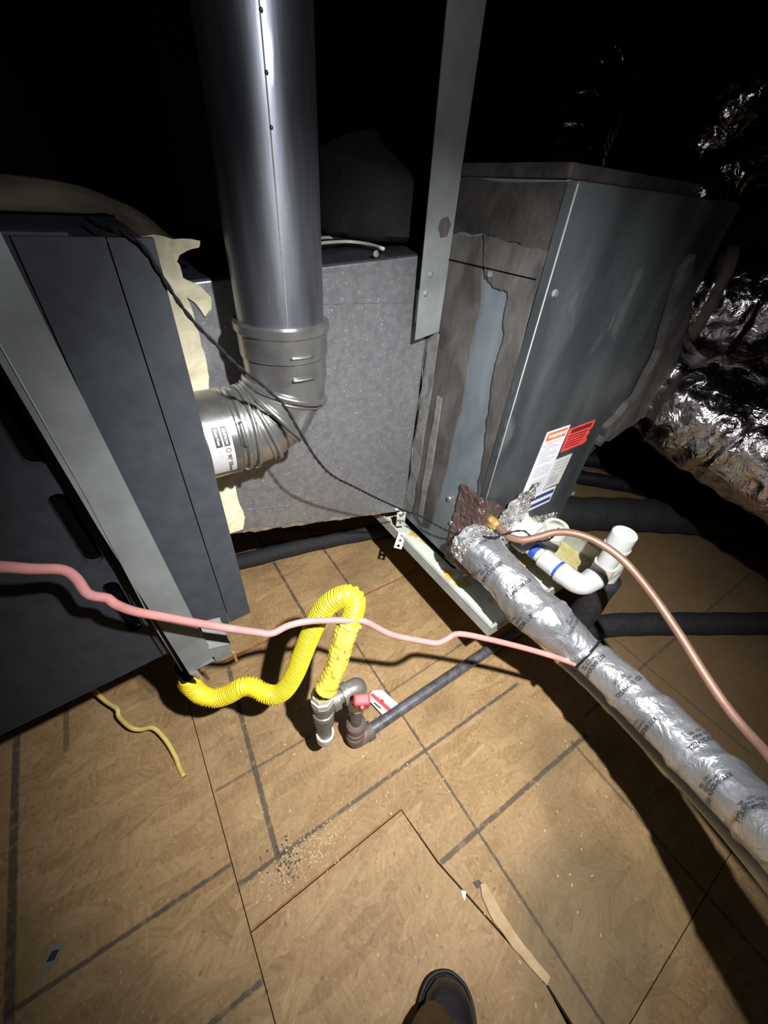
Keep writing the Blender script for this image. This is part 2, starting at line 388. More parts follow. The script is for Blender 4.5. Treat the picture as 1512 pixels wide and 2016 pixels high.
def rough_poly(pts, amp, ax, n=4, seed=0):
    out = wobble(pts, amp, n, seed=seed); m = len(pts)
    for i, p in enumerate(out):
        q = noise.noise_vector(p*140+V((seed,3,1))); p += V((q.x,q.y,q.z))*amp*.45
        a = V(pts[i//n]); c = V(pts[(i//n+1) % m]); p[ax] = a.lerp(c, (i % n)/n)[ax]
    return out
def ring(bm, c, e1, e2, R, r, seg=40, s2=8):
    c = V(c); e1 = V(e1).normalized(); e2 = V(e2).normalized(); n = e1.cross(e2); rs = []
    for k in range(seg):
        a = 2*math.pi*k/seg; d = e1*math.cos(a)+e2*math.sin(a)
        rs.append([bm.verts.new(c+d*(R+r*math.cos(2*math.pi*j/s2))+n*r*math.sin(2*math.pi*j/s2)) for j in range(s2)])
    for k in range(seg):
        for j in range(s2): bm.faces.new((rs[k][j], rs[k][(j+1)%s2], rs[(k+1)%seg][(j+1)%s2], rs[(k+1)%seg][j]))
    return bm

# ================================================================== the setting
fl = bpy.data.objects.new('floor', bpy.data.meshes.new('floor')); 
bm = bmesh.new(); box(bm, -3, 5, -3, 5, -.09, -.0165); fl.data.from_pydata([], [], []); bm.to_mesh(fl.data); bm.free()
fl.data.materials.append(M['black_in']); COL.objects.link(fl); fl['kind'] = 'structure'
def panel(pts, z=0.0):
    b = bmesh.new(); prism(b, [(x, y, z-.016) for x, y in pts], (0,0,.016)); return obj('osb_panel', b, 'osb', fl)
G = .0012
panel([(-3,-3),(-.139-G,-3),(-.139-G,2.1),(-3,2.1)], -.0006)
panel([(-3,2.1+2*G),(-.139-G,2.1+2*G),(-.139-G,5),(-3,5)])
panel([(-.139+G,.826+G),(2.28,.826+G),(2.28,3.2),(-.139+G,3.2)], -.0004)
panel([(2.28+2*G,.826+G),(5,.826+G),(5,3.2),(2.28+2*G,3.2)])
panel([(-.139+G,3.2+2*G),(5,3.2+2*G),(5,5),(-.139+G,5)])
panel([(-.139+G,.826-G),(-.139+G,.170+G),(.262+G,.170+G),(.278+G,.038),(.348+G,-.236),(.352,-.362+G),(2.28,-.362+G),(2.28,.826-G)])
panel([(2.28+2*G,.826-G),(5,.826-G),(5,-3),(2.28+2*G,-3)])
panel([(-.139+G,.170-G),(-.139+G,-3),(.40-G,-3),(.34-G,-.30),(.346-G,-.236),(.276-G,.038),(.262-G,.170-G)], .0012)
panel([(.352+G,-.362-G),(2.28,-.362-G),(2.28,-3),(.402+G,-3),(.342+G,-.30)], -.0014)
b = bmesh.new(); box(b, -3, 5, -3, 5, 2.9, 2.95); obj('ceiling', b, 'roof', kind='structure')
for nm, a in (('wall_back', (-3,5,5,5.05)), ('wall_front', (-3,5,-3.05,-3)), ('wall_left', (-3.05,-3,-3,5)), ('wall_right', (5,5.05,-3,5))):
    b = bmesh.new(); box(b, *a, -.09, 2.95); obj(nm, b, 'roof', kind='structure')

# ================================================================== furnace lying on its side, hung above the floor
FZ = lambda x: .566+.088*(x-.07)
furn = thing('furnace', 'slate grey horizontal furnace with slotted front door behind the left hanging strap', 'furnace', (-.45,.9,.53))
xl = -1.05
b = bmesh.new(); hexa(b, [(xl,.556,FZ(xl)),(.07,.556,FZ(.07)),(.07,1.22,FZ(.07)),(xl,1.22,FZ(xl)),(xl,.556,1.196),(.07,.556,1.196),(.07,1.22,1.196),(xl,1.22,1.196)], .004)
obj('cabinet', b, 'furnace', furn)
# door with vertical louvre slots (real openings)
def fdoor(x0, x1, holes, nm, m, th=.012):
    me = plate(nm, [(x0,FZ(x0)),(x1,FZ(x1)),(x1,1.2),(x0,1.2)], holes, (0,.538,0), (1,0,0), (0,0,1), th)
    return obj(nm, me, m, furn)
holes = []
for col in (-.113, -.36, -.61):
    for zc in (1.042, .8755, .708): holes.append(slot(col, zc, .011, .063))
fdoor(xl, -.045, holes, 'front_door', 'furnace_dark')
fdoor(-.0435, .0285, [], 'door_post', 'furnace')
fdoor(.0300, .0715, [], 'side_flange', 'furnace')
b = bmesh.new(); box(b, xl, .0, .531, .56, 1.2, 1.2035, .001); obj('top_edge', b, 'furnace', furn)
b = bmesh.new(); hexa(b, [(xl,.5455,.62),(-.05,.5455,.62),(-.05,.556,.62),(xl,.556,.62),(xl,.5455,1.15),(-.05,.5455,1.15),(-.05,.556,1.15),(xl,.556,1.15)]); obj('slot_shade', b, 'black_in', furn)  # black sheet standing in for the shade deep inside the slots

# dusty rounded duct behind the furnace top
b = bmesh.new()
prof = []
for i in range(25):
    a = math.pi*i/24; prof.append(((-.02 if False else 0)-.165+.335*math.cos(a), 1.196-.03+.075*math.sin(a)**.8))
pts = [(-.9 if x < -.45 else x, 0, z) for x, z in prof]
path = spline([(-.9,.98,1.10),(-.3,.98,1.10),(-.05,.98,1.10),(.07,.98,1.092),(.14,.98,1.083),(.188,.98,1.07)], .02)
def dome(i, a):
    n = len(path); t = i/(n-1); e = 1.0 if t < .78 else math.sqrt(max(.05, 1-((t-.78)/.22)**2.6))
    return .135*e*(1+.05*nz((path[i][0]*6, math.cos(a)*2, math.sin(a)*2)))
tube(b, path, dome, 28)
for v in b.verts: v.co.z = max(v.co.z, 1.1975 if v.co.x < .078 else 1.1535)   # it lies on the sheet metal below
obj('wrapped_duct', b, 'dust', None, True, 'dusty brown rounded duct wrap lying behind the furnace top', 'duct')

# ================================================================== supply transition between furnace and coil
tr = thing('supply_transition', 'speckled galvanized sheet metal transition duct between furnace and coil box', 'duct', (.4,1.0,.42))
b = bmesh.new()
hexa(b, [(.072,.78,.578),(.6615,.78,.425),(.6615,1.25,.425),(.072,1.25,.578),(.072,.78,1.112),(.6615,.78,1.156),(.6615,1.25,1.148),(.072,1.25,1.148)], .003)
obj('sheet_body', b, 'galv', tr)
b = bmesh.new(); tube(b, [(.33,.779,1.075),(.662,.779,1.062)], .0012, 6); obj('cross_break', b, 'galv', tr)
b = bmesh.new(); tube(b, [(.10,.779,.645),(.662,.779,.50)], .0010, 6); obj('cross_break', b, 'galv', tr)
b = bmesh.new(); hexa(b, [(.074,.783,1.1125),(.660,.783,1.1565),(.660,1.248,1.1485),(.074,1.248,1.1485),(.074,.783,1.115),(.660,.783,1.159),(.660,1.248,1.151),(.074,1.248,1.151)]); obj('top_sheet', b, 'furnace_dark', tr, label='dark dusty top sheet')
up = [(0.0771,0.7775,1.1772),(0.1038,0.7775,1.1812),(0.1686,0.7775,1.1758),(0.1647,0.7775,1.1651),(0.1342,0.7775,1.1571),(0.1257,0.7775,1.1471),(0.1295,0.7775,1.1083),(0.1357,0.7775,1.0537),(0.1394,0.7775,1.0017),(0.1328,0.7775,0.9378),(0.0773,0.7775,0.9336),(0.0729,0.7775,1.0182),(0.0722,0.7775,1.0963)]
b = bmesh.new(); prism(b, rough_poly(up, .004, 1, 5, 1), (0,-.004,0)); obj('sealant_strip', b, 'cream', tr)
up = [(0.1245,0.7775,1.1538),(0.1307,0.7775,1.1436),(0.1309,0.7775,1.1263),(0.1531,0.7775,1.1148),(0.1692,0.7775,1.0953),(0.1676,0.7775,1.0797),(0.1547,0.7775,1.0669),(0.149,0.7775,1.0753),(0.136,0.7775,1.0931),(0.1209,0.7775,1.105),(0.1168,0.7775,1.1301)]
b = bmesh.new(); prism(b, rough_poly(up, .003, 1, 4, 2), (0,-.003,0)); obj('sealant_smear', b, 'cream', tr)
up = [(0.0815,0.7775,0.7578),(0.1387,0.7775,0.7396),(0.1378,0.7775,0.6972),(0.1425,0.7775,0.6422),(0.1449,0.7775,0.6121),(0.1367,0.7775,0.5785),(0.089,0.7775,0.5777),(0.0765,0.7775,0.6051)]
b = bmesh.new(); prism(b, rough_poly(up, .004, 1, 5, 3), (0,-.005,0)); obj('sealant_strip', b, 'cream', tr)
for p in [(0.5011,0.779,1.1561),(0.6887,0.779,0.4602),(0.6434,0.779,1.0669)]: screw(tr, p, (0,-1,0), .005)
for k, (xa, xb) in enumerate(((.135,.21),(.235,.33),(.36,.45),(.50,.56))):
    b = bmesh.new(); zb = lambda x: .5775-.2595*(x-.072)
    prism(b, rough_poly([(xa,.7785,zb(xa)+.001),(xb,.7785,zb(xb)+.001),(xb-.01,.7785,zb(xb)+.010),((xa+xb)/2,.7785,zb((xa+xb)/2)+.016),(xa+.01,.7785,zb(xa)+.008)], .006, 1, 5, 20+k), (0,-.0008,0)); obj('grime_patch', b, 'grime', tr)
# little wires lying on the transition's top
for i, pl in enumerate(([(0.3512,0.8823,1.161),(0.5039,1.0083,1.161),(0.5811,0.9979,1.161),(0.5801,0.9371,1.161)], [(0.3296,0.8298,1.16),(0.4581,0.9173,1.16),(0.5356,0.9427,1.16),(0.5573,0.8891,1.16),(0.5466,0.8208,1.16)])):
    b = bmesh.new(); tube(b, spline(pl, .02), .0035, 8)
    obj('loose_wire', b, 'pvc_old', None, True, ('pale wire lying along the rear on the transition duct top','pale bowed wire lying nearer the front on the transition duct top')[i], 'wire', 'wires on the transition duct')
# black bag
b = bmesh.new(); R0 = .165; rings = []
for t, rr in ((0,.62),(.03,.86),(.10,.97),(.3,1.0),(.62,1.0),(.70,.96),(.82,.72),(.93,.45),(1,.1)):
    rg = []
    for k in range(40):
        a = 2*math.pi*k/40; sq = (abs(math.cos(a))**3+abs(math.sin(a))**3)**(-1/3)
        q = R0*rr*sq*.93; wv = 1+.05*nz((math.cos(a)*2, math.sin(a)*2, t*4))
        rg.append(b.verts.new((.655+q*wv*math.cos(a+.5), 1.02+q*wv*math.sin(a+.5)*.9, 1.1605+.165*t+(-.035*math.cos(a+.5) if t>.65 else 0))))
    rings.append(rg)
for i in range(len(rings)-1):
    for k in range(40): b.faces.new((rings[i][k], rings[i][(k+1)%40], rings[i+1][(k+1)%40], rings[i+1][k]))
b.faces.new(rings[0][::-1]); b.faces.new(rings[-1])
bag = obj('fabric_bag', b, 'bag', None, 50, 'squat black fabric bag sitting on the transition duct behind the flue pipe', 'bag')
b = bmesh.new(); bmesh.ops.create_icosphere(b, subdivisions=3, radius=1)
for v in b.verts: v.co = V((.790+.085*v.co.x, .96+.05*v.co.y, 1.150+max(0,.06*v.co.z*(1+.15*nz(v.co*3)))))
obj('insulation_scrap', b, 'dust', None, True, 'tan dusty insulation mound beside the black bag', 'insulation')

# ================================================================== flue: straight vent pipe and elbow
FX, FY, FR = .245, .655, .068
fp = thing('flue_pipe', 'tall round galvanized vent pipe with segmented elbow into the furnace side', 'vent pipe', (FX,FY,.84))
b = bmesh.new(); rod(b, (FX,FY,1.07), (FX,FY,2.9), [(0,FR),(1,FR)], 72); obj('straight_pipe', b, 'galv_pipe', fp, 40)
b = bmesh.new()
aS = math.atan2(-FY, -FX)+.12
sx, sy = FX+math.cos(aS)*FR, FY+math.sin(aS)*FR
tube(b, [(sx,sy,1.09),(sx,sy,2.9)], .0009, 8)
obj('pipe_seam', b, 'nut', fp, True)
for i in range(9):
    b = bmesh.new(); z = 1.30+.042*i; a2 = aS+.015
    bmesh.ops.create_uvsphere(b, u_segments=10, v_segments=6, radius=.0022, matrix=Matrix.Translation((FX+math.cos(a2)*FR, FY+math.sin(a2)*FR, z)))
    obj('seam_dimple', b, 'galv_pipe', fp, True)
b = bmesh.new(); rod(b, (FX,FY,1.085), (FX,FY,.990), [(0,.0690),(.02,.0765),(.14,.0765),(.18,.0725),(.55,.0725),(.56,.0700),(1,.0690)], 72)
obj('collar', b, 'galv_elbow', fp, 30)
for z, w in ((1.043,.10),(1.008,.11)):
    b = bmesh.new(); pth = []
    for k in range(9):
        a = aS+.25+(k-4)/4*.26; pth.append((FX+math.cos(a)*.0725, FY+math.sin(a)*.0725, z))
    tube(b, pth, .0024, 8); obj('lock_tab', b, 'galv_elbow', fp, True)
QX, QZ, CD = .158, .997, .087
def eplane(th):
    t = math.radians(th); return V((QX+CD*math.cos(t), FY, QZ+CD*math.sin(t))), V((math.cos(t),0,math.sin(t)))
angs = (0, -18, -50, -72, -90)
for i in range(4):
    b = bmesh.new(); rs = []
    for s in range(2):
        c, e = eplane(angs[i+s]); hf = math.radians((angs[i]-angs[i+1])/2); st = 1/math.cos(hf) if abs(hf) > .1 else 1
        rs.append([b.verts.new(c+e*math.cos(2*math.pi*k/64)*.0695*1.0+V((0,1,0))*math.sin(2*math.pi*k/64)*.0695) for k in range(64)])
    for k in range(64): b.faces.new((rs[0][k], rs[0][(k+1)%64], rs[1][(k+1)%64], rs[1][k]))
    obj('elbow_gore', b, 'galv_elbow', fp, True)
    c, e = eplane(angs[i+1] if i else angs[1]); 
    b = bmesh.new(); ring(b, c, e, (0,1,0), .0715, .0055 if i < 2 else .0042, 64, 12)
    t = V((0,1,0)).cross(e)*.0105; ring(b, c+t, e, (0,1,0), .0700, .0020, 64)
    obj('elbow_bead', b, 'galv_elbow', fp, True)
hz = QZ-CD
b = bmesh.new(); rod(b, (QX,FY,hz), (.066,FY,hz), [(0,.0695),(.10,.0695),(.14,.0745),(.20,.0745),(.24,.0705),(.29,.0705),(.33,.0745),(.38,.0745),(.42,.0735),(1,.0735)], 72)
obj('elbow_outlet', b, 'galv_elbow', fp, 30)
b = bmesh.new()   # pressed rib on the outlet
pth = [(.1355+.002*k, FY-.0712*math.sin(1.25+.16*k*0+.0), hz+.0712*math.cos(1.25)) for k in range(2)]
pth = [(.137, FY-.0715*math.sin(f), hz+.0715*math.cos(f)) for f in [.95+.07*k for k in range(9)]]
tube(b, spline(pth, .004), .0045, 10); obj('pressed_rib', b, 'galv_elbow', fp, True)
for p, n in (((.205,.5925,.905),(0,-1,-.3)),((.185,.5905,.925),(0,-1,.1)),((.155,.594,.880),(0,-1,-.5))):
    b = bmesh.new(); bmesh.ops.create_uvsphere(b, u_segments=10, v_segments=6, radius=.0035, matrix=Matrix.Translation(p)); obj('rivet', b, 'galv_elbow', fp, True)
def bend(me, x0, f0, r):
    for v in me.vertices:
        f = f0+v.co.x/r; rr = r+v.co.z
        v.co = V((x0+v.co.y, FY-rr*math.sin(f), hz+rr*math.cos(f)))
    return me
def strip(x0, x1, f0, f1, r, n=20):
    b = bmesh.new(); a = []
    for k in range(n+1):
        f = f0+(f1-f0)*k/n; a.append((b.verts.new((x0, FY-r*math.sin(f), hz+r*math.cos(f))), b.verts.new((x1, FY-r*math.sin(f), hz+r*math.cos(f)))))
    for k in range(n): b.faces.new((a[k][0], a[k][1], a[k+1][1], a[k+1][0]))
    return b
lab = obj('vent_label', strip(.080, .117, .90, 2.15, .0738), 'dulllabel', fp, True, label='white printed sticker curving round the vent elbow outlet')
obj('print_box', strip(.1035, .1125, .97, 1.40, .0740), 'ink', lab)
obj('print_box', strip(.0905, .1005, .97, 1.40, .0740), 'ink', lab)
obj('sticker_text', bend(text_mesh('SIMPSON', .0063, .0001), .1057, 1.02, .0743), 'white', lab)
obj('sticker_text', bend(text_mesh('Dura-Vent', .0061, .0001), .0935, 1.0, .0743), 'white', lab)
obj('sticker_text', bend(text_mesh('90° Elbow', .0092, .0001), .1045, 1.60, .0741), 'ink', lab)
obj('sticker_text', bend(text_mesh('LISTED', .0050, .0001), .0945, 1.46, .0741), 'greyink', lab)
b = bmesh.new()
ringpts = [(.108+.0036*math.cos(a), 1.50+.0036*math.sin(a)/.0741) for a in [2*math.pi*k/20 for k in range(21)]]
tube(b, [(x, FY-.0742*math.sin(f), hz+.0742*math.cos(f)) for x, f in ringpts], .0005, 5); obj('listing_mark', b, 'ink', lab)

# ================================================================== evaporator coil cabinet
CX, CY = .667, .48
co = thing('coil_cabinet', 'upright grey sheet metal coil box smeared with brown mastic, three stickers low on its front', 'cabinet', (.88,.78,.385))
b = bmesh.new(); box(b, CX, 1.088, .499, .80, .395, 1.30, .003); box(b, CX, 1.088, .795, 1.25, .395, 1.148, .003); obj('cabinet_body', b, 'coilside', co)
b = bmesh.new(); box(b, CX-.004, 1.094, .477, .498, .390, 1.284, .0025); obj('front_panel', b, 'coilmetal', co)
b = bmesh.new(); tube(b, [(CX-.003,.4775,.392),(CX-.003,.4775,1.28)], .0014, 8); obj('panel_edge_bead', b, 'tape', co, True)
b = bmesh.new(); box(b, CX-.006, 1.09, .495, .805, 1.285, 1.305, .004); obj('top_lip', b, 'darkmastic', co)
XL = CX-.0005
for k, (poly, m, nm) in enumerate((
    ([(.499,1.28),(.80,1.285),(.80,1.19),(.665,1.205),(.60,1.20),(.499,1.19)], 'darkmastic', 'mastic_band'),
    ([(.66,1.20),(.775,1.19),(.775,.46),(.70,.42),(.655,.44),(.64,.55),(.63,.70),(.622,.86),(.63,1.0),(.625,1.10)], 'mastic', 'mastic_coat'),
    ([(.499,1.19),(.60,1.198),(.655,1.203),(.628,1.14),(.60,1.125),(.56,1.12),(.548,1.05),(.55,.98),(.538,.90),(.520,.80),(.510,.70),(.499,.62)], 'mastic', 'mastic_coat'),
    ([(.735,1.0),(.775,1.0),(.775,.43),(.748,.43),(.738,.60)], 'greymastic', 'mastic_bead'),
    ([(.69,.86),(.71,.86),(.71,.44),(.685,.44)], 'greymastic', 'mastic_bead'))):
    b = bmesh.new(); prism(b, rough_poly([(XL-.0004*k, y, z) for y, z in poly], .007, 0, 6, k), (-.002-.0006*k,0,0)); obj(nm, b, m, co)
b = bmesh.new(); prism(b, rough_poly([(min(x,.659),y,z) for x, y, z in [(0.6228,0.777,1.1958),(0.7092,0.777,1.2197),(0.7408,0.777,1.0949),(0.7257,0.777,0.982),(0.7274,0.777,0.8196),(0.7558,0.777,0.6114),(0.7767,0.777,0.4286),(0.7057,0.777,0.4219),(0.6919,0.777,0.5731),(0.676,0.777,0.7992),(0.6679,0.777,0.9509),(0.6846,0.777,0.9858),(0.6544,0.777,1.0978)]], .004, 1, 4, 9), (0,-.003,0)); obj('mastic_joint', b, 'greymastic', tr)
for y, z in ((.615,1.142),(.597,.60),(.57,.53)): screw(co, (CX-.003,y,z), (-1,0,0), .006)
for p in [(0.6875,0.477,1.1326),(1.1067,0.477,0.5373)]: screw(co, p, (0,-1,0), .006)
b = bmesh.new(); box(b, CX-.006, CX+.01, .505, .78, 1.150, 1.1515); obj('seam_line', b, 'black_in', co)
# stickers on the front panel
yl = .4766
def lbl(nm, pts, m, th=.0006, y=yl, parent=co, label=None):
    b = bmesh.new(); prism(b, [(x,y,z) for x, z in pts], (0,-th,0)); return obj(nm, b, m, parent, label=label)
wl = lbl('warning_sticker', [(.826,.826),(.918,.826),(.911,.618),(.977,.614),(.975,.556),(.808,.556)], 'white', label='tall white L-shaped sticker with an orange warning bar and two navy bars')
y2 = yl-.0007
lbl('orange_bar', [(.832,.821),(.912,.821),(.912,.798),(.831,.798)], 'orange', .0002, y2, wl)
lbl('navy_bar', [(.818,.606),(.972,.606),(.972,.592),(.817,.592)], 'navy', .0002, y2, wl)
lbl('navy_bar', [(.816,.578),(.970,.578),(.970,.565),(.814,.565)], 'navy', .0002, y2, wl)
obj('sticker_text', text_on('WARNING', .0155, (.839,y2-.0004,.8035), (1,0,0), (0,0,1)), 'white', wl)
for k in range(24):
    z = .790-.0072*k
    if k in (9, 15): continue
    wd = (.072 if k > 10 else (.066,.05,.07,.03,.066,.068,.04,.066,.06,.05,.06)[k])*(.97+.03*math.sin(k*3))
    lbl('print_line', [(.832,z),(.832+wd,z),(.832+wd,z-.0028),(.832,z-.0028)], 'greyink', .0002, y2, wl)
gl = lbl('data_sticker', [(.915,.722),(.990,.722),(.984,.621),(.914,.621)], 'greylabel', .0006, yl-.0001, label='small grey data sticker with a dark printed block')
lbl('print_block', [(.922,.664),(.962,.664),(.96,.632),(.922,.632)], 'greyink', .0002, y2-.0002, gl)
for x, z, wd in ((.925,.712,.03),(.962,.712,.02),(.925,.702,.025),(.955,.700,.028),(.925,.690,.02),(.95,.688,.03),(.925,.676,.015),(.958,.674,.02)):
    lbl('print_line', [(x,z),(x+wd,z),(x+wd,z-.006),(x,z-.006)], 'greyink', .0002, y2-.0002, gl)
rl = lbl('red_sticker', [(.922,.812),(1.036,.815),(1.037,.790),(1.026,.786),(1.034,.775),(1.026,.768),(1.036,.752),(1.03,.744),(.925,.742)], 'redlabel', .0006, yl-.0001, label='torn red sticker covered with dark lines of print')
lbl('print_block', [(.935,.808),(1.025,.810),(1.025,.797),(.935,.796)], 'darkred', .0002, y2-.0002, rl)
for k in range(5):
    z = .790-.0085*k; lbl('print_line', [(.932,z),(1.018-.004*k,z),(1.018-.004*k,z-.0035),(.932,z-.0035)], 'darkred', .0002, y2-.0002, rl)
# foil patched round the line-set entry
def crumple(fn, nu, nv, amp, seed):
    b = bmesh.new(); g = []
    for i in range(nu+1):
        row = []
        for j in range(nv+1):
            p, n = fn(i/nu, j/nv); p = V(p); n = V(n)
            row.append(b.verts.new(p+n*amp*(.6+(1-2*abs(nz(p, 30, seed)))*.9+.5*nz(p, 75, seed))+noise.noise_vector(p*40+V((seed,0,0)))*amp*.4))
        g.append(row)
    for i in range(nu):
        for j in range(nv): b.faces.new((g[i][j], g[i+1][j], g[i+1][j+1], g[i][j+1]))
    return b
def wrapfn(u, v):   # from the left face round the corner to the front
    s = u*.175; z = .40+.28*v*(1-.35*max(0,u-.55))
    if s < .075: return (CX-.006, .560-s, z), (-1,0,0)
    return (CX-.006+(s-.075), .477-.004, z-.02*(s-.075)/.09), (-.4,-1,0)
obj('foil_tape', crumple(wrapfn, 40, 50, .0035, 3), 'brownfoil', co, label='tarnished brown foil tape round the lower corner')
def ffn(u, v): return (.700+.135*u+.015*v, .472, .475+.16*v+.05*u*v), (0,-1,0)
obj('foil_tape', crumple(ffn, 26, 36, .012, 8), 'crinkle', co, label='crinkled bright silver foil tape on the front')
def ffn2(u, v): return (.82+.20*u, .470, .47+.09*v-.05*u), (0,-1,0)
obj('foil_tape', crumple(ffn2, 30, 18, .010, 12), 'crinkle', co, label='crinkled silver foil tape under the white sticker')

# plenum beyond the coil
pl = thing('duct_plenum', 'dark plenum box between the coil box and the foil flex ducts', 'duct', (1.3,.8,.62))
b = bmesh.new()
hexa(b, [(1.096,.50,.625),(1.38,.52,.72),(1.38,1.06,.72),(1.096,1.08,.625),(1.096,.50,1.285),(1.38,.52,1.285),(1.38,1.06,1.285),(1.096,1.08,1.285)], .01)
bmesh.ops.subdivide_edges(b, edges=b.edges[:], cuts=3, use_grid_fill=True)
for v in b.verts: v.co += noise.noise_vector(v.co*9)*.008
obj('wrapped_body', b, 'coilmetal', pl, 40)
b = bmesh.new(); prism(b, rough_poly([(1.1608,0.505,1.1674),(1.1749,0.505,1.1871),(1.2932,0.505,1.0747),(1.3954,0.505,0.932),(1.4435,0.505,0.7793),(1.3525,0.505,0.7407),(1.204,0.505,0.7069),(1.1625,0.505,0.6959),(1.1407,0.505,0.7563),(1.2425,0.505,0.8327),(1.2461,0.505,0.9636)], .012, 1, 4, 4), (0,-.02,0)); obj('mastic_flange', b, 'mastic', pl)

# ================================================================== sheet metal hangers
st = thing('hanging_strap', 'long flat galvanized strap hanging in front of the transition and screwed at its foot', 'strap', (.63,.74,.99))
b = bmesh.new(); prism(b, [(.594,.742,.993),(.664,.742,1.005),(.662,.742,1.3),(.663,.742,1.5),(.664,.742,2.9),(.584,.742,2.9),(.585,.742,1.5)], (0,-.002,0)); obj('strap_sheet', b, 'galv_strap', st)
b = bmesh.new(); box(b, .615, .645, .742, .781, 1.02, 1.09); obj('spacer_block', b, 'galv_strap', st)
for p in [(0.6169,0.74,1.1242),(0.6092,0.74,1.0881)]: screw(st, p, (0,-1,0), .005)
b = bmesh.new(); prism(b, rough_poly([(0.6255,0.7398,1.2195),(0.6431,0.7398,1.2241),(0.6539,0.7398,1.2122),(0.6471,0.7398,1.1936),(0.6319,0.7398,1.1883),(0.6208,0.7398,1.2031)], .003, 1, 3, 6), (0,-.001,0)); obj('mastic_blot', b, 'mastic', st)

fs = thing('furnace_strap', 'wide galvanized hanging strap running down the furnace front at left', 'strap', (-.05,.49,.5))
b = bmesh.new(); prism(b, [(-.067,.49,.527),(-.016,.49,.545),(-.025,.49,.65),(-.036,.49,.95),(-.045,.49,1.2),(-.05,.49,1.5),(-.052,.49,2.9),(-.10,.49,2.9),(-.093,.49,1.3),(-.087,.49,1.05),(-.083,.49,.9)], (0,-.003,0)); obj('strap_sheet', b, 'galv_strap', fs)
b = bmesh.new(); tube(b, [(-.075,.4862,.545),(-.080,.4862,.70),(-.078,.4862,.95),(-.083,.4862,1.2)], .0012, 6); obj('fold_crease', b, 'galv_strap', fs, True)
b = bmesh.new(); prism(b, [(-.018,.492,.524),(.013,.492,.518),(.0165,.492,.562),(-.02,.492,.578)], (0,-.004,0)); box(b, -.065, .012, .492, .60, .520, .5235); obj('foot_bracket', b, 'galv_strap', fs)
b = bmesh.new(); hexa(b, [(-.021,.484,.5755),(.0145,.484,.5625),(.0155,.487,.5625),(-.020,.487,.5755),(-.021,.512,.622),(.0135,.512,.612),(.0145,.515,.612),(-.020,.515,.622)]); obj('bent_tab', b, 'galv_strap', fs, label='bright bent-out tab')
b = bmesh.new(); rod(b, (.0165,.486,.53), (.0165,.486,.492), [(0,.0035),(.2,.0035),(.21,.0024),(.85,.0024),(1,.0004)], 8); obj('screw', b, 'brass', fs)
b = bmesh.new(); rod(b, (-.060,.488,.528), (-.052,.488,.487), [(0,.0075),(.7,.005),(1,.001)], 10); obj('screw', b, 'screw', fs)

# ================================================================== secondary drain pan
PX0, PX1, PY0, PY1, PZ0, PZ1 = .62, 1.139, .313, 1.16, .328, .367
dp = thing('drain_pan', 'shallow rust-stained steel drain pan slung under the coil box', 'pan', ((PX0+PX1)/2, (PY0+PY1)/2, PZ0))
for nm, a in (('pan_wall', (PX0,PX0+.003,PY0,PY1,PZ0,PZ1)), ('pan_wall', (PX1-.003,PX1,PY0,PY1,PZ0,PZ1+.022)), ('pan_wall', (PX0+.003,PX1-.003,PY0,PY0+.003,PZ0,PZ1)), ('pan_wall', (PX0+.003,PX1-.003,PY1-.003,PY1,PZ0,PZ1))):
    b = bmesh.new(); box(b, *a); obj(nm, b, 'pan', dp)
b = bmesh.new(); box(b, PX0+.003, .93, PY0+.003, PY1-.003, PZ0, PZ0+.003); obj('pan_floor', b, 'panin', dp)
b = bmesh.new(); box(b, .93, PX1-.003, PY0+.003, PY1-.003, PZ0, PZ0+.003); obj('pan_floor', b, 'panyellow', dp, label='yellow-stained end of the pan floor')
b = bmesh.new()
for a in ((PX0-.001,PX0+.007,PY0-.001,PY1,PZ1,PZ1+.002),(PX1-.007,PX1+.001,PY0-.001,PY1,PZ1+.022,PZ1+.024),(PX0+.007,PX1-.007,PY0-.001,PY0+.007,PZ1,PZ1+.002)): box(b, *a)
obj('rolled_rim', b, 'pan', dp)
b = bmesh.new(); box(b, .70, 1.06, .55, 1.08, PZ0+.0035, .3895, .002); obj('coil_support', b, 'black_in', dp)
hs = thing('perforated_hanger', 'short pale perforated steel hanger hooked over the pan rim below the transition', 'strap', (.62,.73,.32))
def perf(o0, ux, uy, wd, ln, nh, nm):
    h = [[(wd/2+.005*math.cos(2*math.pi*k/12), (i+.5)*ln/nh+.005*math.sin(2*math.pi*k/12)) for k in range(12)] for i in range(nh)]
    obj(nm, plate(nm, [(0,0),(wd,0),(wd,ln),(0,ln)], h, o0, ux, uy, .0016), 'nut', hs)
perf((.628,.775,.372), (.8,-.3,0), (0,.05,1), .03, .06, 2, 'strap_upright')
perf((.618,.745,.374), (.55,-.6,0), (-.62,-.45,-.62), .026, .055, 3, 'strap_tail')
b = bmesh.new(); rod(b, (.640,.778,.428), (.640,.764,.428), [(0,.004),(.5,.004),(.51,.009),(1,.009)], 6); obj('screw', b, 'screw', hs)

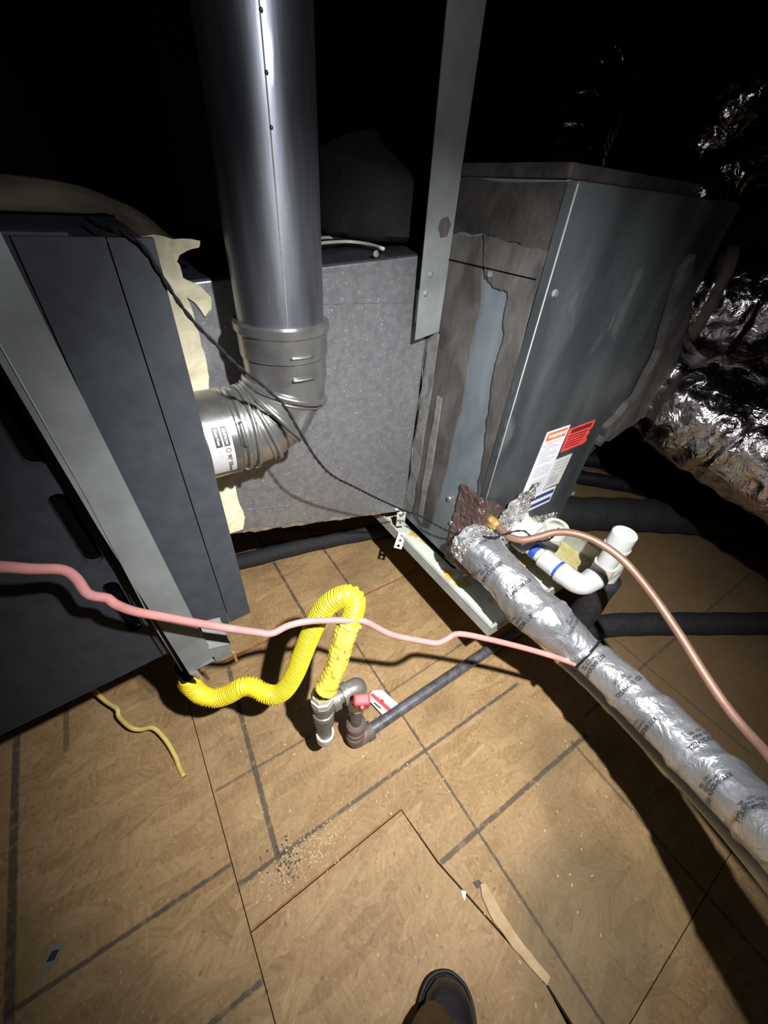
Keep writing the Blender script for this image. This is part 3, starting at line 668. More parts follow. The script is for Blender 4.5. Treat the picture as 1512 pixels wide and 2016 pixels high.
# ================================================================== refrigerant suction line in foil insulation
lp = spline([(0.659,0.4879,0.5341,0.056),(0.6533,0.4418,0.5321,0.056),(0.6507,0.3629,0.5238,0.051),(0.6542,0.2745,0.5027,0.053),(0.6641,0.217,0.4929,0.056),(0.6802,0.1579,0.4781,0.045),(0.6915,0.107,0.4679,0.038),(0.6894,0.0572,0.4727,0.041),(0.6787,-0.0563,0.4798,0.0435),(0.6555,-0.1492,0.498,0.0445),(0.6221,-0.212,0.5306,0.045),(0.5698,-0.264,0.5835,0.045),(0.5082,-0.347,0.6468,0.047),(0.4466,-0.4486,0.7075,0.047)], .006)
ls = thing('suction_line', 'thick silver foil-wrapped refrigerant line sloping down to the lower right', 'insulated pipe', tuple(lp[0][:2])+(.38,))
cum = [0.0]
for i in range(1, len(lp)): cum.append(cum[-1]+(V(lp[i][:3])-V(lp[i-1][:3])).length)
def linr(i, a):
    p = V(lp[i][:3]); s = cum[i]; r = lp[i][3]
    sp = ((s/.13+a/(2*math.pi)) % 1.0)
    ridge = .0035*math.exp(-((sp-.06)/.05)**2)+.0022*(1-sp)
    q = V((math.cos(a)*1.6, math.sin(a)*1.6, s*24))
    wr = .0030*noise.noise(q)+.0022*(1-abs(noise.noise(q*2.3+V((5,1,2))))*2)*.8
    loose = 1.6 if s < .30 else .8
    return r+ridge+wr*loose
b = bmesh.new(); tube(b, lp, linr, 56); obj('foil_jacket', b, 'foilwrap', ls, True)
b = bmesh.new()
sl = [p for p in lp if True][:9]
tube(b, sl, lambda i, a: sl[i][3]+.004+.010*nz((math.cos(a)*3, math.sin(a)*3, i*.9), 1.3, 4)+.006*nz((math.cos(a)*9, math.sin(a)*9, i*1.4)), 48); obj('foil_collar', b, 'crinkle', ls, label='crumpled bright foil collar at the coil end')
FR_L = frames(lp)
def at_s(s):
    for i in range(1, len(cum)):
        if cum[i] >= s: return i
    return len(cum)-1
def wrap_text(txt, size, s0, a0, dirn=1):
    me = text_mesh(txt, size, .0002, 'CENTER')
    for v in me.vertices:
        # text runs round the tube, its height along the tube
        s = s0 - v.co.y; i = at_s(s); p, t, u, w = FR_L[i]; r0 = lp[i][3]
        a = a0 + dirn*v.co.x/r0; rr = linr(i, a)+.0014
        f = (s-cum[i]); v.co = p + t*f + (u*math.cos(a)+w*math.sin(a))*rr
    me.update(); return obj('printed_text', me, 'softink', ls)
# which angle faces up towards the lamp
pm, tm, um, wm = FR_L[len(FR_L)//2]; tocam = (V((.05,-.05,1.3))-pm); AC = math.atan2(tocam.dot(wm), tocam.dot(um))
k = 0
for s0 in (.06,.125,.19,.25,.325,.425,.49,.56,.63,.70,.77,.84):
    off = (-.75,.45,-.15,.95)[k % 4]
    wrap_text('KLL·INDEX EST' if k % 2 else 'LED EIGHAEST', .0112, s0, AC+off, 1)
    wrap_text('E1-INCHED' if k % 2 else 'LED INDEX', .0072, s0-.012, AC+off, 1)
    wrap_text('LED · EST', .0072, s0-.020, AC+off+.1, 1)
    k += 1
it = at_s(.385); pz_, tz, uz, wz = FR_L[it]
b = bmesh.new(); ring(b, pz_, uz, wz, lp[it][3]+.0045, .0028, 48, 6); ct = pz_+(uz*math.cos(AC+1.3)+wz*math.sin(AC+1.3))*(lp[it][3]+.006)
box(b, ct.x-.006, ct.x+.006, ct.y-.006, ct.y+.006, ct.z-.005, ct.z+.005); obj('zip_tie', b, 'black', ls, label='black cable tie cinched round the foil')

# liquid line: bare copper
cp = thing('copper_line', 'thin bare copper tube arching from a brass nut across the lower right', 'copper pipe', (.75,.40,.48))
cl = spline([(0.7039,0.4521,0.5945),(0.6995,0.425,0.5963),(0.6979,0.3966,0.5987),(0.707,0.3683,0.6091),(0.7293,0.3462,0.6272),(0.7568,0.3234,0.6483),(0.7793,0.2881,0.6615),(0.7996,0.2411,0.6616),(0.8115,0.1795,0.6493),(0.8051,0.1033,0.625),(0.7875,0.0234,0.597),(0.7592,-0.0486,0.5769),(0.7309,-0.1085,0.5687),(0.701,-0.1571,0.5782),(0.6528,-0.2006,0.6111),(0.6135,-0.3148,0.644),(0.5804,-0.4405,0.7018)], .008)
b = bmesh.new(); tube(b, cl, .0088, 14); obj('tube', b, 'copper', cp, True)
d0 = (V(cl[3])-V(cl[0])).normalized(); p0 = V(cl[0])
b = bmesh.new(); rod(b, p0-d0*.03, p0+d0*.008, [(0,.013),(.1,.017),(.75,.017),(.8,.0135),(1,.0105)], 6); obj('flare_nut', b, 'brass', cp)
b = bmesh.new(); rod(b, p0-d0*.055, p0-d0*.03, [(0,.012),(.4,.012),(.42,.015),(1,.015)], 16); obj('valve_stub', b, 'brass', cp)

# ================================================================== condensate trap
pt = thing('condensate_trap', 'glossy white plastic condensate trap with blue bands and a capped riser', 'drain pipe', (.90,.30,.40))
TX, TZ, TY = .872, .452, .25
b = bmesh.new(); rod(b, (TX,.476,TZ), (TX,.31,TZ), [(0,.0215),(1,.0215)], 28); obj('outlet_pipe', b, 'pvc', pt, 30)
b = bmesh.new(); rod(b, (TX,.474,TZ), (TX,.432,TZ), [(0,.030),(.8,.030),(.85,.0285),(1,.0285)], 28); obj('coupling', b, 'pvc_old', pt, 30)
b = bmesh.new(); rod(b, (TX,.378,TZ), (TX,.325,TZ), [(0,.027),(.04,.0285),(.96,.0285),(1,.027)], 28); obj('coupling', b, 'pvc', pt, 30)
for y in (.402, .318):
    b = bmesh.new(); rod(b, (TX,y+.011,TZ), (TX,y-.009,TZ), [(0,.0225 if y>.35 else .0262),(1,.0225 if y>.35 else .0262)], 28); obj('blue_band', b, 'blue', pt, 30)
ep = spline([(TX,.315,TZ),(TX,.290,TZ),(TX+.003,.266,TZ),(TX+.016,.252,TZ),(TX+.04,.247,TZ+.002),(TX+.062,.247,TZ+.004)], .004)
b = bmesh.new(); tube(b, ep, lambda i, a: .0300 if 4 < i < len(ep)-5 else .0312, 32); obj('elbow', b, 'pvc', pt, 30)
RX, RY = .958, .247
b = bmesh.new(); rod(b, (TX+.058,RY,TZ+.004), (RX+.045,RY,TZ+.006), [(0,.0285),(.05,.029),(.95,.029),(1,.0285)], 28)
rod(b, (RX,RY,TZ-.02), (RX,RY,TZ+.05), [(0,.029),(.9,.029),(.92,.0305),(1,.0305)], 28); obj('tee', b, 'pvc_old', pt, 30)
b = bmesh.new(); rod(b, (RX,RY,TZ+.045), (RX,RY,TZ+.115), [(0,.0255),(1,.0255)], 28); obj('riser_pipe', b, 'pvc', pt, 30)
b = bmesh.new(); rod(b, (RX,RY,TZ+.105), (RX,RY,TZ+.165), [(0,.0285),(.1,.0335),(.25,.0335),(.26,.031),(.95,.031),(1,.0285)], 28); obj('riser_cap', b, 'pvc', pt, 30)
ep2 = spline([(RX+.04,RY,TZ+.006),(RX+.062,RY,TZ+.005),(RX+.076,RY,TZ-.006),(RX+.080,RY,TZ-.03),(RX+.080,RY,TZ-.06)], .004)
b = bmesh.new(); tube(b, ep2, .0265, 28); obj('drop_elbow', b, 'pvc_old', pt, 30)
# second outlet with its round plug
po = thing('plugged_outlet', 'cream plastic cleanout with a round open-topped plug beside the sticker corner', 'drain fitting', (1.05,.42,.33))
cc = V([(0.9304,0.4038,0.5296)][0]); 
b = bmesh.new(); rod(b, cc+V((0,0,-.11)), cc, [(0,.026),(.25,.026),(.26,.031),(.7,.031),(.72,.036),(.98,.038),(1,.036)], 32); obj('cleanout_body', b, 'pvc_old', po, 30)
b = bmesh.new(); ring(b, cc+V((0,0,.001)), (1,0,0), (0,1,0), .031, .004, 36); rod(b, cc+V((0,0,.0005)), cc+V((0,0,.003)), [(0,.022),(1,.022)], 28); obj('plug_ring', b, 'pvc_old', po, True)
c2 = V([(0.849,0.4151,0.537)][0])
b = bmesh.new(); rod(b, c2+V((0,.05,0)), c2+V((0,-.012,0)), [(0,.024),(.75,.024),(.8,.033),(1,.031)], 8); obj('hex_plug', b, 'pvc_old', po)
b = bmesh.new(); rod(b, V((c2.x-.03,.476,c2.z-.012)), c2+V((-.03,.0,-.012)), [(0,.026),(1,.026)], 24); rod(b, c2, cc+V((0,0,-.055)), [(0,.022),(1,.022)], 20); obj('outlet_body', b, 'pvc_old', po, 30)

# foam-insulated drain going down and away across the floor
def foam(nm, pts, r, label, group=None, m='foam'):
    b = bmesh.new(); tube(b, spline(pts, .03), lambda i, a: r*(1+.03*math.sin(i*1.3+a)), 20); return obj(nm, b, m, None, True, label, 'insulated pipe', group)
dx = RX+.080
foam('insulated_drain', [(dx,RY,TZ-.055),(dx,RY,.25),(dx,RY,.10),(dx+.02,RY-.005,.055),(dx+.10,RY+.02-.03,.048),(1.30,.175,.046),(1.82,-.13,.046),(2.5,-.53,.046)], .042, 'black foam-covered drain pipe dropping from the white trap and crossing the floor')
foam('insulated_pipe', [(1.12,1.02,.085),(1.55,.74,.085),(1.95,.50,.085),(2.5,.12,.085),(3.2,-.4,.085)], .083, 'fattest black insulated pipe crossing the floor behind the drain pan')
foam('insulated_pipe', [(1.55,1.30,.045),(1.9,1.04,.045),(2.2,.74,.045),(2.6,.34,.045),(3.2,-.15,.045)], .04, 'thin black insulated pipe on the floor behind the fattest one', m='black')
foam('insulated_pipe', [(1.8,1.5,.05),(2.15,1.15,.05),(2.5,.75,.05),(3.1,.2,.05)], .05, 'rearmost black insulated pipe on the floor under the foil ducts', m='black')
foam('insulated_pipe', [(-.6,1.36,.036),(-.1,1.27,.036),(.145,1.215,.036),(.45,1.165,.036),(.76,1.09,.036),(1.02,.99,.036)], .034, 'black insulated pipe lying on the floor under the transition duct')
b = bmesh.new(); tube(b, spline([(2.1716,0.9415,0.03),(2.2128,0.8574,0.03),(2.2101,0.7401,0.03),(2.2711,0.6505,0.03),(2.381,0.5742,0.03)], .03), .010, 8)
obj('floor_cable', b, 'dust', None, True, 'thin tan cable on the floor behind the coil box corner', 'cable')

# white drain pipe running below the suction line
wp = [(0.78,0.1679,0.2764),(0.7855,0.0973,0.2742),(0.7876,0.0437,0.2705),(0.7769,-0.0579,0.2734),(0.7653,-0.1582,0.277),(0.7404,-0.2536,0.2916),(0.6926,-0.3232,0.3307),(0.5623,-0.3273,0.4846),(0.5046,-0.4168,0.5443),(0.4511,-0.4988,0.6143)]
b = bmesh.new(); tube(b, spline(wp, .02), .0135, 16); obj('drain_pipe', b, 'pvc_old', None, True, 'slim white plastic drain pipe running below the foil-wrapped line', 'drain pipe')

# ================================================================== foil flex ducts
def flex(pts, R, seed, label, neck=None, m='flexfoil'):
    P = spline(pts, .011); L = [0]
    for i in range(1, len(P)): L.append(L[-1]+(V(P[i])-V(P[i-1])).length)
    def rr(i, a):
        s = L[i]; q = V((math.cos(a)*2.2, math.sin(a)*2.2, s*9+seed*7))
        r = R*(1+.06*noise.noise(q)+.018*math.sin(s/.07*2*math.pi)) + .009*(1-2*abs(noise.noise(V((q.x*1.0,q.y*1.0,q.z*2.4))))) + .0022*(1-2*abs(noise.noise(q*4)))
        if neck:
            for s0, wdt, dp_ in neck: r -= dp_*math.exp(-((s-s0)/wdt)**2)
        return max(r, .02)
    b = bmesh.new(); tube(b, P, rr, 88)
    t = thing('flex_duct', label, 'duct', tuple(P[0][:2])+(min(p[2] for p in P)-R,), 'foil flex ducts')
    obj('foil_sleeve', b, m, t, True)
    return t, P, L
def band(t, P, L, s0, R, m='galv_strap', wd=.012):
    i = min(range(len(L)), key=lambda k: abs(L[k]-s0)); f = frames(P)
    p, tt, u, v = f[i]; b = bmesh.new(); rod(b, p-tt*wd, p+tt*wd, [(0,R),(1,R)], 40); obj('duct_strap', b, m, t, True)
t, P, L = flex([(1.6495,0.7328,1.0482),(1.6564,0.6543,1.0394),(1.6896,0.5794,1.0372),(1.7275,0.5178,1.0356),(1.7655,0.4444,1.0384),(1.8391,0.311,1.0554),(1.9725,0.0996,1.1179)], .158, 1, 'upper foil flex duct leaving the plenum at right, banded near its collar', [(.135,.03,.018)])
band(t, P, L, .135, .158, 'dust', .014)
t, P, L = flex([(1.4914,0.6007,0.8204),(1.4966,0.4711,0.7917),(1.4986,0.3512,0.7701),(1.5089,0.258,0.7492),(1.5079,0.1818,0.7369),(1.515,0.0427,0.7159),(1.5383,-0.1584,0.6776)], .150, 2, 'lower fat foil flex duct sagging from the plenum at right edge', [(.10,.04,.025)])
flex([(1.8852,1.4819,1.2278),(2.0077,1.5815,1.414),(2.1745,1.6881,1.6388),(2.334,1.7814,1.8455),(2.5622,1.9016,2.1281)], .20, 3, 'dim foil flex duct rising in the dark behind the coil box', None, 'flexglint')
flex([(2.2418,1.1624,1.251),(2.3137,1.0991,1.3198),(2.4124,1.0356,1.3917),(2.4915,0.9527,1.4622),(2.714,0.8368,1.588)], .11, 4, 'dark foil flex duct running above the upper banded one', None, 'flexglint')
flex([(2.861,1.3819,1.5195),(2.8581,1.3347,1.6287),(2.8565,1.2656,1.7173),(2.9506,1.2126,1.8121),(3.2081,1.106,1.9724)], .13, 5, 'highest foil flex duct at the upper right of the photo', None, 'flexglint')

# ================================================================== cables
pk = spline([(-0.1732,0.3601,1.0053),(-0.1596,0.4193,0.9392),(-0.1454,0.4328,0.9153),(-0.126,0.4435,0.8926),(-0.1193,0.4434,0.8737),(-0.1167,0.4388,0.8474),(-0.1026,0.4407,0.828),(-0.0991,0.4372,0.8192),(-0.0853,0.4388,0.7913),(-0.0522,0.4352,0.7566),(-0.0007,0.4272,0.7072),(0.0531,0.412,0.6681),(0.079,0.4032,0.6546),(0.1113,0.4031,0.6541),(0.1556,0.3942,0.6459),(0.2278,0.3715,0.6206),(0.247,0.3616,0.6137),(0.2874,0.3328,0.5785),(0.3446,0.3018,0.5501),(0.3748,0.2854,0.5401),(0.399,0.2826,0.539),(0.428,0.2785,0.5401),(0.4846,0.243,0.5227),(0.5642,0.1869,0.4936),(0.6214,0.1401,0.4733),(0.6572,0.1096,0.4583)], .006)
b = bmesh.new(); tube(b, pk, .0062, 12); obj('pink_cable', b, 'pink', None, True, 'kinked pink electrical cable strung across the picture to the cable tie', 'cable')
pk2 = spline([(0.7492,-0.1931,0.3415),(0.7174,-0.2248,0.3662),(0.686,-0.2557,0.392),(0.6524,-0.2834,0.4194),(0.5845,-0.3067,0.4893),(0.5206,-0.3917,0.549)], .02)
b = bmesh.new(); tube(b, pk2, .006, 10); obj('pink_cable', b, 'pink', None, True, 'short visible run of pink cable under the foil-wrapped line at right edge', 'cable')
bw = spline([(0.0227,0.6737,1.206),(0.0305,0.5656,1.206)]+[(0.0508,0.528,1.2013),(0.06,0.528,1.1913),(0.067,0.528,1.1744),(0.0755,0.528,1.1503)]+[(0.0902,0.53,1.1208),(0.1103,0.53,1.0925),(0.1332,0.53,1.0618),(0.1601,0.53,1.0335),(0.1897,0.53,0.9953),(0.2104,0.53,0.9482),(0.2359,0.53,0.8917)]+[(0.2744,0.5465,0.8337),(0.3332,0.5582,0.7773),(0.4243,0.5918,0.687),(0.5577,0.6501,0.5569),(0.6055,0.6464,0.5248),(0.616,0.5575,0.5397),(0.6283,0.51,0.5493),(0.641,0.4546,0.583),(0.6544,0.4121,0.6062),(0.6773,0.3969,0.6236),(0.7065,0.377,0.6331),(0.7179,0.3591,0.6237),(0.7412,0.3472,0.6052),(0.7979,0.3461,0.59),(0.8719,0.371,0.5732)], .005)
fr = frames(bw); b = bmesh.new()
for ph in (0, math.pi):
    tube(b, [p+(u*math.cos(i*.9+ph)+v*math.sin(i*.9+ph))*.0013 for i, (p, t_, u, v) in enumerate(fr)], .0015, 6)
obj('control_wire', b, 'black', None, True, 'black twisted control wire draped from the furnace top past the vent elbow', 'wire')
yc = spline([(-0.3868,0.9354,0.09),(-0.3504,0.8721,0.09)]+[(-0.3264,0.8277,0.075),(-0.3015,0.7856,0.075)]+[(-0.3028,0.7685,0.065),(-0.2808,0.7214,0.065)]+[(-0.2609,0.7057,0.055),(-0.2299,0.6911,0.055)]+[(-0.2101,0.6497,0.04)]+[(-0.199,0.5998,0.02)]+[(-0.199,0.5792,0.0055),(-0.1929,0.5469,0.0055)], .006)
b = bmesh.new(); tube(b, yc, .0062, 10); obj('yellow_cable', b, 'yellow_cable', None, True, 'loose yellow cable curling over the floor below the furnace', 'cable')

# ================================================================== gas connection
gp = thing('gas_piping', 'iron gas pipe assembly on the floor with tee, elbow and red valve handle', 'gas pipe', (.2,.38,0))
ex, ey = .2385, .372; tx, ty, tz = (0.1495,0.3736,0.3500); EZ = tz
b = bmesh.new(); rod(b, (ex+.02,ey,.026), (.985,ey+.004,.026), [(0,.0172),(1,.0172)], 24); obj('floor_pipe', b, 'pipe', gp, 30)
b = bmesh.new(); tube(b, spline([(ex+.05,ey,.026),(ex+.02,ey,.026),(ex+.005,ey,.030),(ex,ey,.045),(ex,ey,.075)], .004), lambda i, a: .0235, 24)
rod(b, (ex+.038,ey,.026), (ex+.056,ey,.026), [(0,.0262),(1,.0262)], 24); rod(b, (ex,ey,.06), (ex,ey,.08), [(0,.0262),(1,.0262)], 24); obj('floor_elbow', b, 'rust', gp, 40)
b = bmesh.new(); rod(b, (ex,ey,.08), (ex,ey,.155), [(0,.020),(.1,.0255),(.35,.0255),(.38,.023),(.62,.023),(.65,.0265),(.9,.0265),(1,.019)], 24); obj('union', b, 'rust', gp, 30)
b = bmesh.new(); rod(b, (ex,ey,.15), (ex,ey,EZ-.02), [(0,.0165),(1,.0165)], 24); obj('riser', b, 'pipe', gp, 30)
b = bmesh.new(); rod(b, (ex,ey,.245), (ex,ey,.305), [(0,.02),(.15,.024),(.85,.024),(1,.02)], 8); obj('valve_body', b, 'nut', gp)
b = bmesh.new(); hp = V([(0.2209,0.3249,0.381)][0])
box(b, -.018, .018, -.012, .012, -.027, .027, .005); box(b, -.004, .004, -.019, -.011, -.024, .024, .0015)
b.transform(Matrix.Translation(hp) @ Matrix.Rotation(-.5, 4, 'Z') @ Matrix.Rotation(.25, 4, 'X')); obj('valve_handle', b, 'red', gp, label='red plastic handle')
d = (V((tx,ty,0))-V((ex,ey,0))).normalized()
b = bmesh.new(); tube(b, spline([(ex,ey,EZ-.032),(ex,ey,EZ-.012),(ex+d.x*.004,ey+d.y*.004,EZ-.002),(ex+d.x*.018,ey+d.y*.018,EZ),(ex+d.x*.036,ey+d.y*.036,EZ)], .003), lambda i, a: .0225, 24)
rod(b, (ex,ey,EZ-.04), (ex,ey,EZ-.022), [(0,.0255),(1,.0255)], 24); rod(b, (ex+d.x*.026,ey+d.y*.026,EZ), (ex+d.x*.042,ey+d.y*.042,EZ), [(0,.0255),(1,.0255)], 24); obj('top_elbow', b, 'iron', gp, 40)
b = bmesh.new(); rod(b, (ex+d.x*.035,ey+d.y*.035,EZ), (tx-d.x*.03,ty-d.y*.03,EZ), [(0,.0168),(1,.0168)], 24); obj('crossover_nipple', b, 'iron', gp, 30)
b = bmesh.new(); rod(b, (tx,ty,EZ-.036), (tx,ty,EZ+.030), [(0,.0255),(.25,.0255),(.28,.0225),(.75,.0225),(.78,.0255),(1,.0255)], 24)
rod(b, (tx-d.x*.036,ty-d.y*.036,EZ), (tx,ty,EZ), [(0,.0255),(.45,.0255),(.5,.0215),(1,.0215)], 24); obj('tee', b, 'iron', gp, 40)
b = bmesh.new(); rod(b, (tx,ty,EZ-.036), (tx,ty,EZ-.085), [(0,.0235),(.9,.0235),(1,.018)], 24); obj('reducer', b, 'pipe', gp, 30)
b = bmesh.new(); rod(b, (tx,ty,EZ-.08), (tx,ty,EZ-.165), [(0,.0168),(1,.0168)], 24); obj('drip_leg', b, 'pipe', gp, 30)
b = bmesh.new(); rod(b, (tx,ty,EZ-.150), (tx,ty,EZ-.180), [(0,.0225),(.5,.0235),(.9,.0235),(1,.018)], 16); obj('drip_cap', b, 'nut', gp, 30)
# yellow corrugated connector
hose = thing('gas_hose', 'bright yellow corrugated gas hose looping from the furnace to the iron tee', 'hose', (.12,.45,.33))
hp_ = spline([(-0.0795,0.5513,0.4174),(-0.0807,0.5456,0.3874),(-0.0697,0.5332,0.3595),(-0.0467,0.5185,0.3459),(-0.0179,0.5036,0.3601),(0.0086,0.4918,0.3833),(0.0297,0.4787,0.3857),(0.0471,0.4568,0.3769),(0.0661,0.4381,0.3801),(0.088,0.4282,0.402),(0.1135,0.4255,0.4493),(0.139,0.428,0.5095),(0.1619,0.4312,0.5607),(0.1838,0.4304,0.6072),(0.2079,0.4215,0.6396),(0.2299,0.4069,0.6569),(0.2387,0.3952,0.6518),(0.2318,0.3864,0.6272),(0.2179,0.3811,0.5993)], .0014)
def corr(i, a): return .0188+.0022*(1 if math.sin(i*1.4/5.2*2*math.pi) > -.1 else -.55)
b = bmesh.new(); tube(b, hp_, corr, 18); obj('corrugated_jacket', b, 'yellow', hose, True)
sp_ = spline([(0.2216,0.3819,0.609),(0.2135,0.3794,0.5913),(0.1971,0.3723,0.5521),(0.1805,0.366,0.5056),(0.1638,0.3622,0.4708),(0.1532,0.3611,0.4494)], .003)
def slv(i, a):
    n = len(sp_); return .0212+.0022*nz((math.cos(a)*5, math.sin(a)*5, i*.10))+.0009*math.sin(a*9+.4*math.sin(i*.2))+.0005*math.sin(i*1.6)+(.003*max(0, 1-i/4) if i < 4 else 0)+(.003*max(0, 1-(n-1-i)/4))
b = bmesh.new(); tube(b, sp_, slv, 28); obj('crinkled_sleeve', b, 'sleeve', hose, True, label='loose crinkled yellow sleeve taped over the hose end')
q = V(sp_[-1]); b = bmesh.new(); tube(b, spline([tuple(q), tuple((q+V((tx,ty,EZ+.075)))/2), (tx,ty,EZ+.06)], .0014), lambda i, a: .0172+.002*math.sin(i*1.7), 18); obj('corrugated_jacket', b, 'yellow', hose, True)
b = bmesh.new(); rod(b, (tx,ty,EZ+.066), (tx,ty,EZ+.028), [(0,.0215),(.15,.0235),(.45,.0235),(.46,.0265),(1,.0265)], 8); obj('hose_nut', b, 'nut', hose)
b = bmesh.new(); rod(b, V(hp_[0])+V((-.006,.02,.03)), V(hp_[0]), [(0,.014),(1,.0185)], 16); obj('hose_end', b, 'black', hose, True)

# paper tag beside the valve
tg = [(0.3588,0.4697,0.012),(0.3862,0.4547,0.012),(0.4089,0.3843,0.012),(0.35,0.371,0.012),(0.3308,0.4584,0.012)]
b = bmesh.new(); prism(b, [(x,y,.020+.04*(y-.36)) for x, y, z in tg], (0,0,.0008)); t = obj('paper_tag', b, 'white', None, False, 'white paper tag with red stripes lying by the red valve handle', 'tag')
def on_tag(pts, nm, m):
    b = bmesh.new(); prism(b, [(x,y,.0209+.04*(y-.36)) for x, y, z in pts], (0,0,.0002)); obj(nm, b, m, t)
on_tag([(0.3441,0.4615,0.012),(0.3544,0.4628,0.012),(0.3824,0.3826,0.012),(0.3693,0.3801,0.012)], 'red_stripe', 'redlabel')
on_tag([(0.3639,0.4324,0.012),(0.3711,0.4317,0.012),(0.3736,0.4208,0.012),(0.3651,0.4224,0.012)], 'print_mark', 'redlabel')
on_tag([(0.3446,0.4351,0.012),(0.353,0.4098,0.012),(0.3487,0.4089,0.012),(0.3403,0.4341,0.012)], 'print_mark', 'ink')

# ================================================================== floor bits
spx = [(0.3356,-0.0484,0),(0.3464,-0.0512,0),(0.3444,-0.1073,0),(0.3481,-0.1718,0),(0.3601,-0.2308,0),(0.3445,-0.2352,0),(0.341,-0.2248,0),(0.3258,-0.1624,0),(0.3178,-0.109,0),(0.3238,-0.0673,0)]
b = bmesh.new(); prism(b, rough_poly([(x,y,.0025) for x, y, z in spx], .002, 2, 4, 5), (0,0,.006)); obj('wood_splinter', b, 'wood', None, False, 'long pale wood splinter lying on the floor beyond the boot', 'splinter')
for nm, pts, m, lb, ct, h in (('debris_chip', [(0.3237,-0.0365,0),(0.3392,-0.0413,0),(0.3418,-0.0524,0),(0.3266,-0.0508,0)], 'ink', 'black chip at the top end of the wood splinter', 'chip', .006),
    ('paper_scrap', [(0.2929,-0.031,0),(0.3012,-0.0395,0),(0.2872,-0.0494,0),(0.2873,-0.0406,0)], 'white', 'tiny torn white scrap left of the wood splinter', 'scrap', .001),
    ('board_stamp_plate', [(-0.4907,0.3782,0),(-0.4648,0.3664,0),(-0.4793,0.3395,0),(-0.5059,0.3491,0)], 'dimplate', 'small flat grey rectangle on the dim floor at lower left', 'plate', .001)):
    b = bmesh.new(); prism(b, [(x,y,.0012) for x, y, z in pts], (0,0,h)); o = obj(nm, b, m, None, False, lb, ct)
    if nm == 'board_stamp_plate':
        b = bmesh.new(); prism(b, [(x,y,.0023) for x, y, z in [(-0.4865,0.3663,0),(-0.4737,0.362,-0),(-0.4825,0.3497,0),(-0.4959,0.3545,0)]], (0,0,.0003)); obj('dark_centre', b, 'ink', o)
def chips(n, fx, sz, seed):
    random.seed(seed); b = bmesh.new()
    for i in range(n):
        x, y = fx(); s = random.uniform(*sz); a = random.uniform(0, 3.1)
        dx, dy = math.cos(a)*s, math.sin(a)*s; wx, wy = -dy*random.uniform(.25,.8), dx*random.uniform(.25,.8)
        z = .0014; h = random.uniform(.0006,.002)
        prism(b, [(x-dx-wx,y-dy-wy,z),(x+dx-wx,y+dy-wy,z),(x+dx+wx,y+dy+wy,z),(x-dx+wx,y-dy+wy,z)], (0,0,h))
    return b
def pile(): return (random.gauss(.015,.055), random.gauss(.222,.022))
def pile2(): return (random.gauss(-.03,.018), random.gauss(.235,.02))
def wide(): return (random.uniform(-.1,.85), random.uniform(-.3,.75))
obj('sawdust', chips(420, pile, (.0010,.0028), 1), 'wood', None, False, 'pale sawdust heaped where two printed lines cross', 'sawdust', kind='stuff')
obj('grit', chips(110, pile2, (.0010,.0028), 2), 'ink', None, False, 'dark grit in the sawdust heap', 'grit', kind='stuff')
obj('wood_flakes', chips(260, wide, (.0012,.0036), 3), 'wood', None, False, 'tiny wood flakes strewn over the floor boards', 'wood flakes', kind='stuff')

# ================================================================== the photographer's boot
bt = thing('work_boot', 'black leather boot toe of the photographer at the bottom edge', 'boot', (.06,-.22,0))
tip = V((.182,-.107,0)); hd = V((.70,.71,0)).normalized(); sd = V((hd.y,-hd.x,0))
def loft(secs, m, nm, seg=36):
    b = bmesh.new(); rs = []
    for (u, hw, z0, z1, pw) in secs:
        rg = []
        for k in range(seg):
            a = 2*math.pi*k/seg; c, s = math.cos(a), math.sin(a)
            cx = math.copysign(abs(c)**pw, c); sz = math.copysign(abs(s)**pw, s)
            p = tip-hd*u+sd*(cx*hw); p.z = (z0+z1)/2+sz*(z1-z0)/2; rg.append(b.verts.new(p))
        rs.append(rg)
    for i in range(len(rs)-1):
        for k in range(seg): b.faces.new((rs[i][k], rs[i][(k+1)%seg], rs[i+1][(k+1)%seg], rs[i+1][k]))
    b.faces.new(rs[0][::-1]); b.faces.new(rs[-1]); return obj(nm, b, m, bt, True)
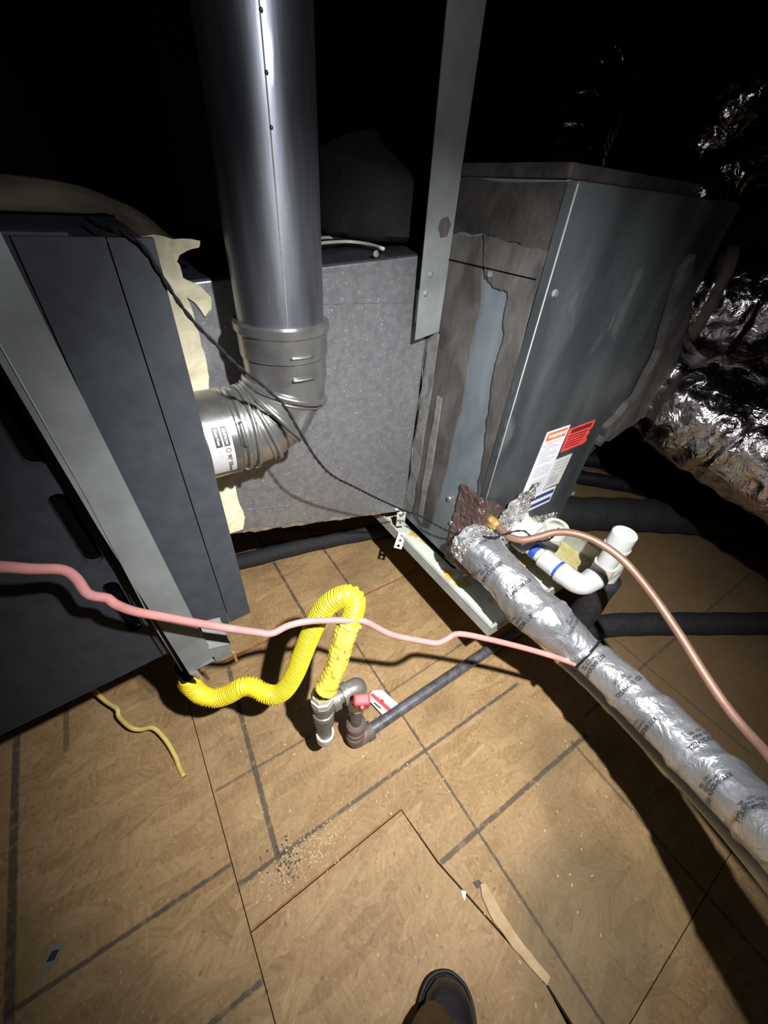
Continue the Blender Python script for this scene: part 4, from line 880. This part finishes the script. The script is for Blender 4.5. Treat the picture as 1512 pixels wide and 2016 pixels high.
loft([(.0,.006,.006,.022,.6),(.004,.022,.003,.025,.5),(.014,.036,.002,.026,.45),(.035,.049,.0015,.027,.4),(.07,.056,.0015,.027,.4),(.11,.055,.0015,.027,.4),(.17,.044,.0015,.027,.4),(.23,.042,.0015,.030,.4),(.285,.036,.0015,.032,.45),(.305,.012,.004,.03,.6)], 'sole', 'outsole')
loft([(.006,.010,.022,.040,.9),(.014,.027,.022,.058,.85),(.035,.043,.022,.074,.8),(.065,.050,.022,.083,.8),(.10,.050,.022,.092,.85),(.14,.044,.022,.112,.9),(.18,.040,.022,.150,.9),(.22,.042,.022,.20,.9),(.27,.038,.022,.24,.9),(.297,.020,.024,.24,.9)], 'boot', 'leather_upper')
b = bmesh.new(); wl_ = []
for (u, hw) in ((.30,.02),(.25,.044),(.17,.046),(.11,.056),(.07,.057),(.035,.050),(.014,.037),(.003,.018),(-.001,0)): wl_.append((u, hw))
pth = [tuple(tip-hd*u+sd*hw+V((0,0,.028))) for u, hw in wl_]+[tuple(tip-hd*u-sd*hw+V((0,0,.028))) for u, hw in wl_[-2::-1]]
tube(b, spline(pth, .008), .0032, 8); obj('welt', b, 'sole', bt, True)
b = bmesh.new(); cu = []
for t in (0, 1):
    cu.append([b.verts.new(tip-hd*(.085+.05*(1-t)+(.020 if math.cos(2*math.pi*k/28) > 0 else .075+.0)-.055*math.cos(2*math.pi*k/28)*0)*1.0 + V((0,0,0))) if False else
               b.verts.new(tip-hd*(.172-(.13 if t == 0 else .035)*math.cos(2*math.pi*k/28)+.0) + sd*(math.sin(2*math.pi*k/28)*(.060 if t == 0 else .066)-.034*(1-t)) + V((0,0,(.118 if t == 0 else .42)-(.0 if t else .022*math.cos(2*math.pi*k/28))))) for k in range(28)])
for k in range(28): b.faces.new((cu[0][k], cu[0][(k+1)%28], cu[1][(k+1)%28], cu[1][k]))
o = obj('trouser_cuff', b, 'trouser', bt, True, label='olive trouser leg falling over the boot'); md = o.modifiers.new('cloth', 'SOLIDIFY'); md.thickness = .003
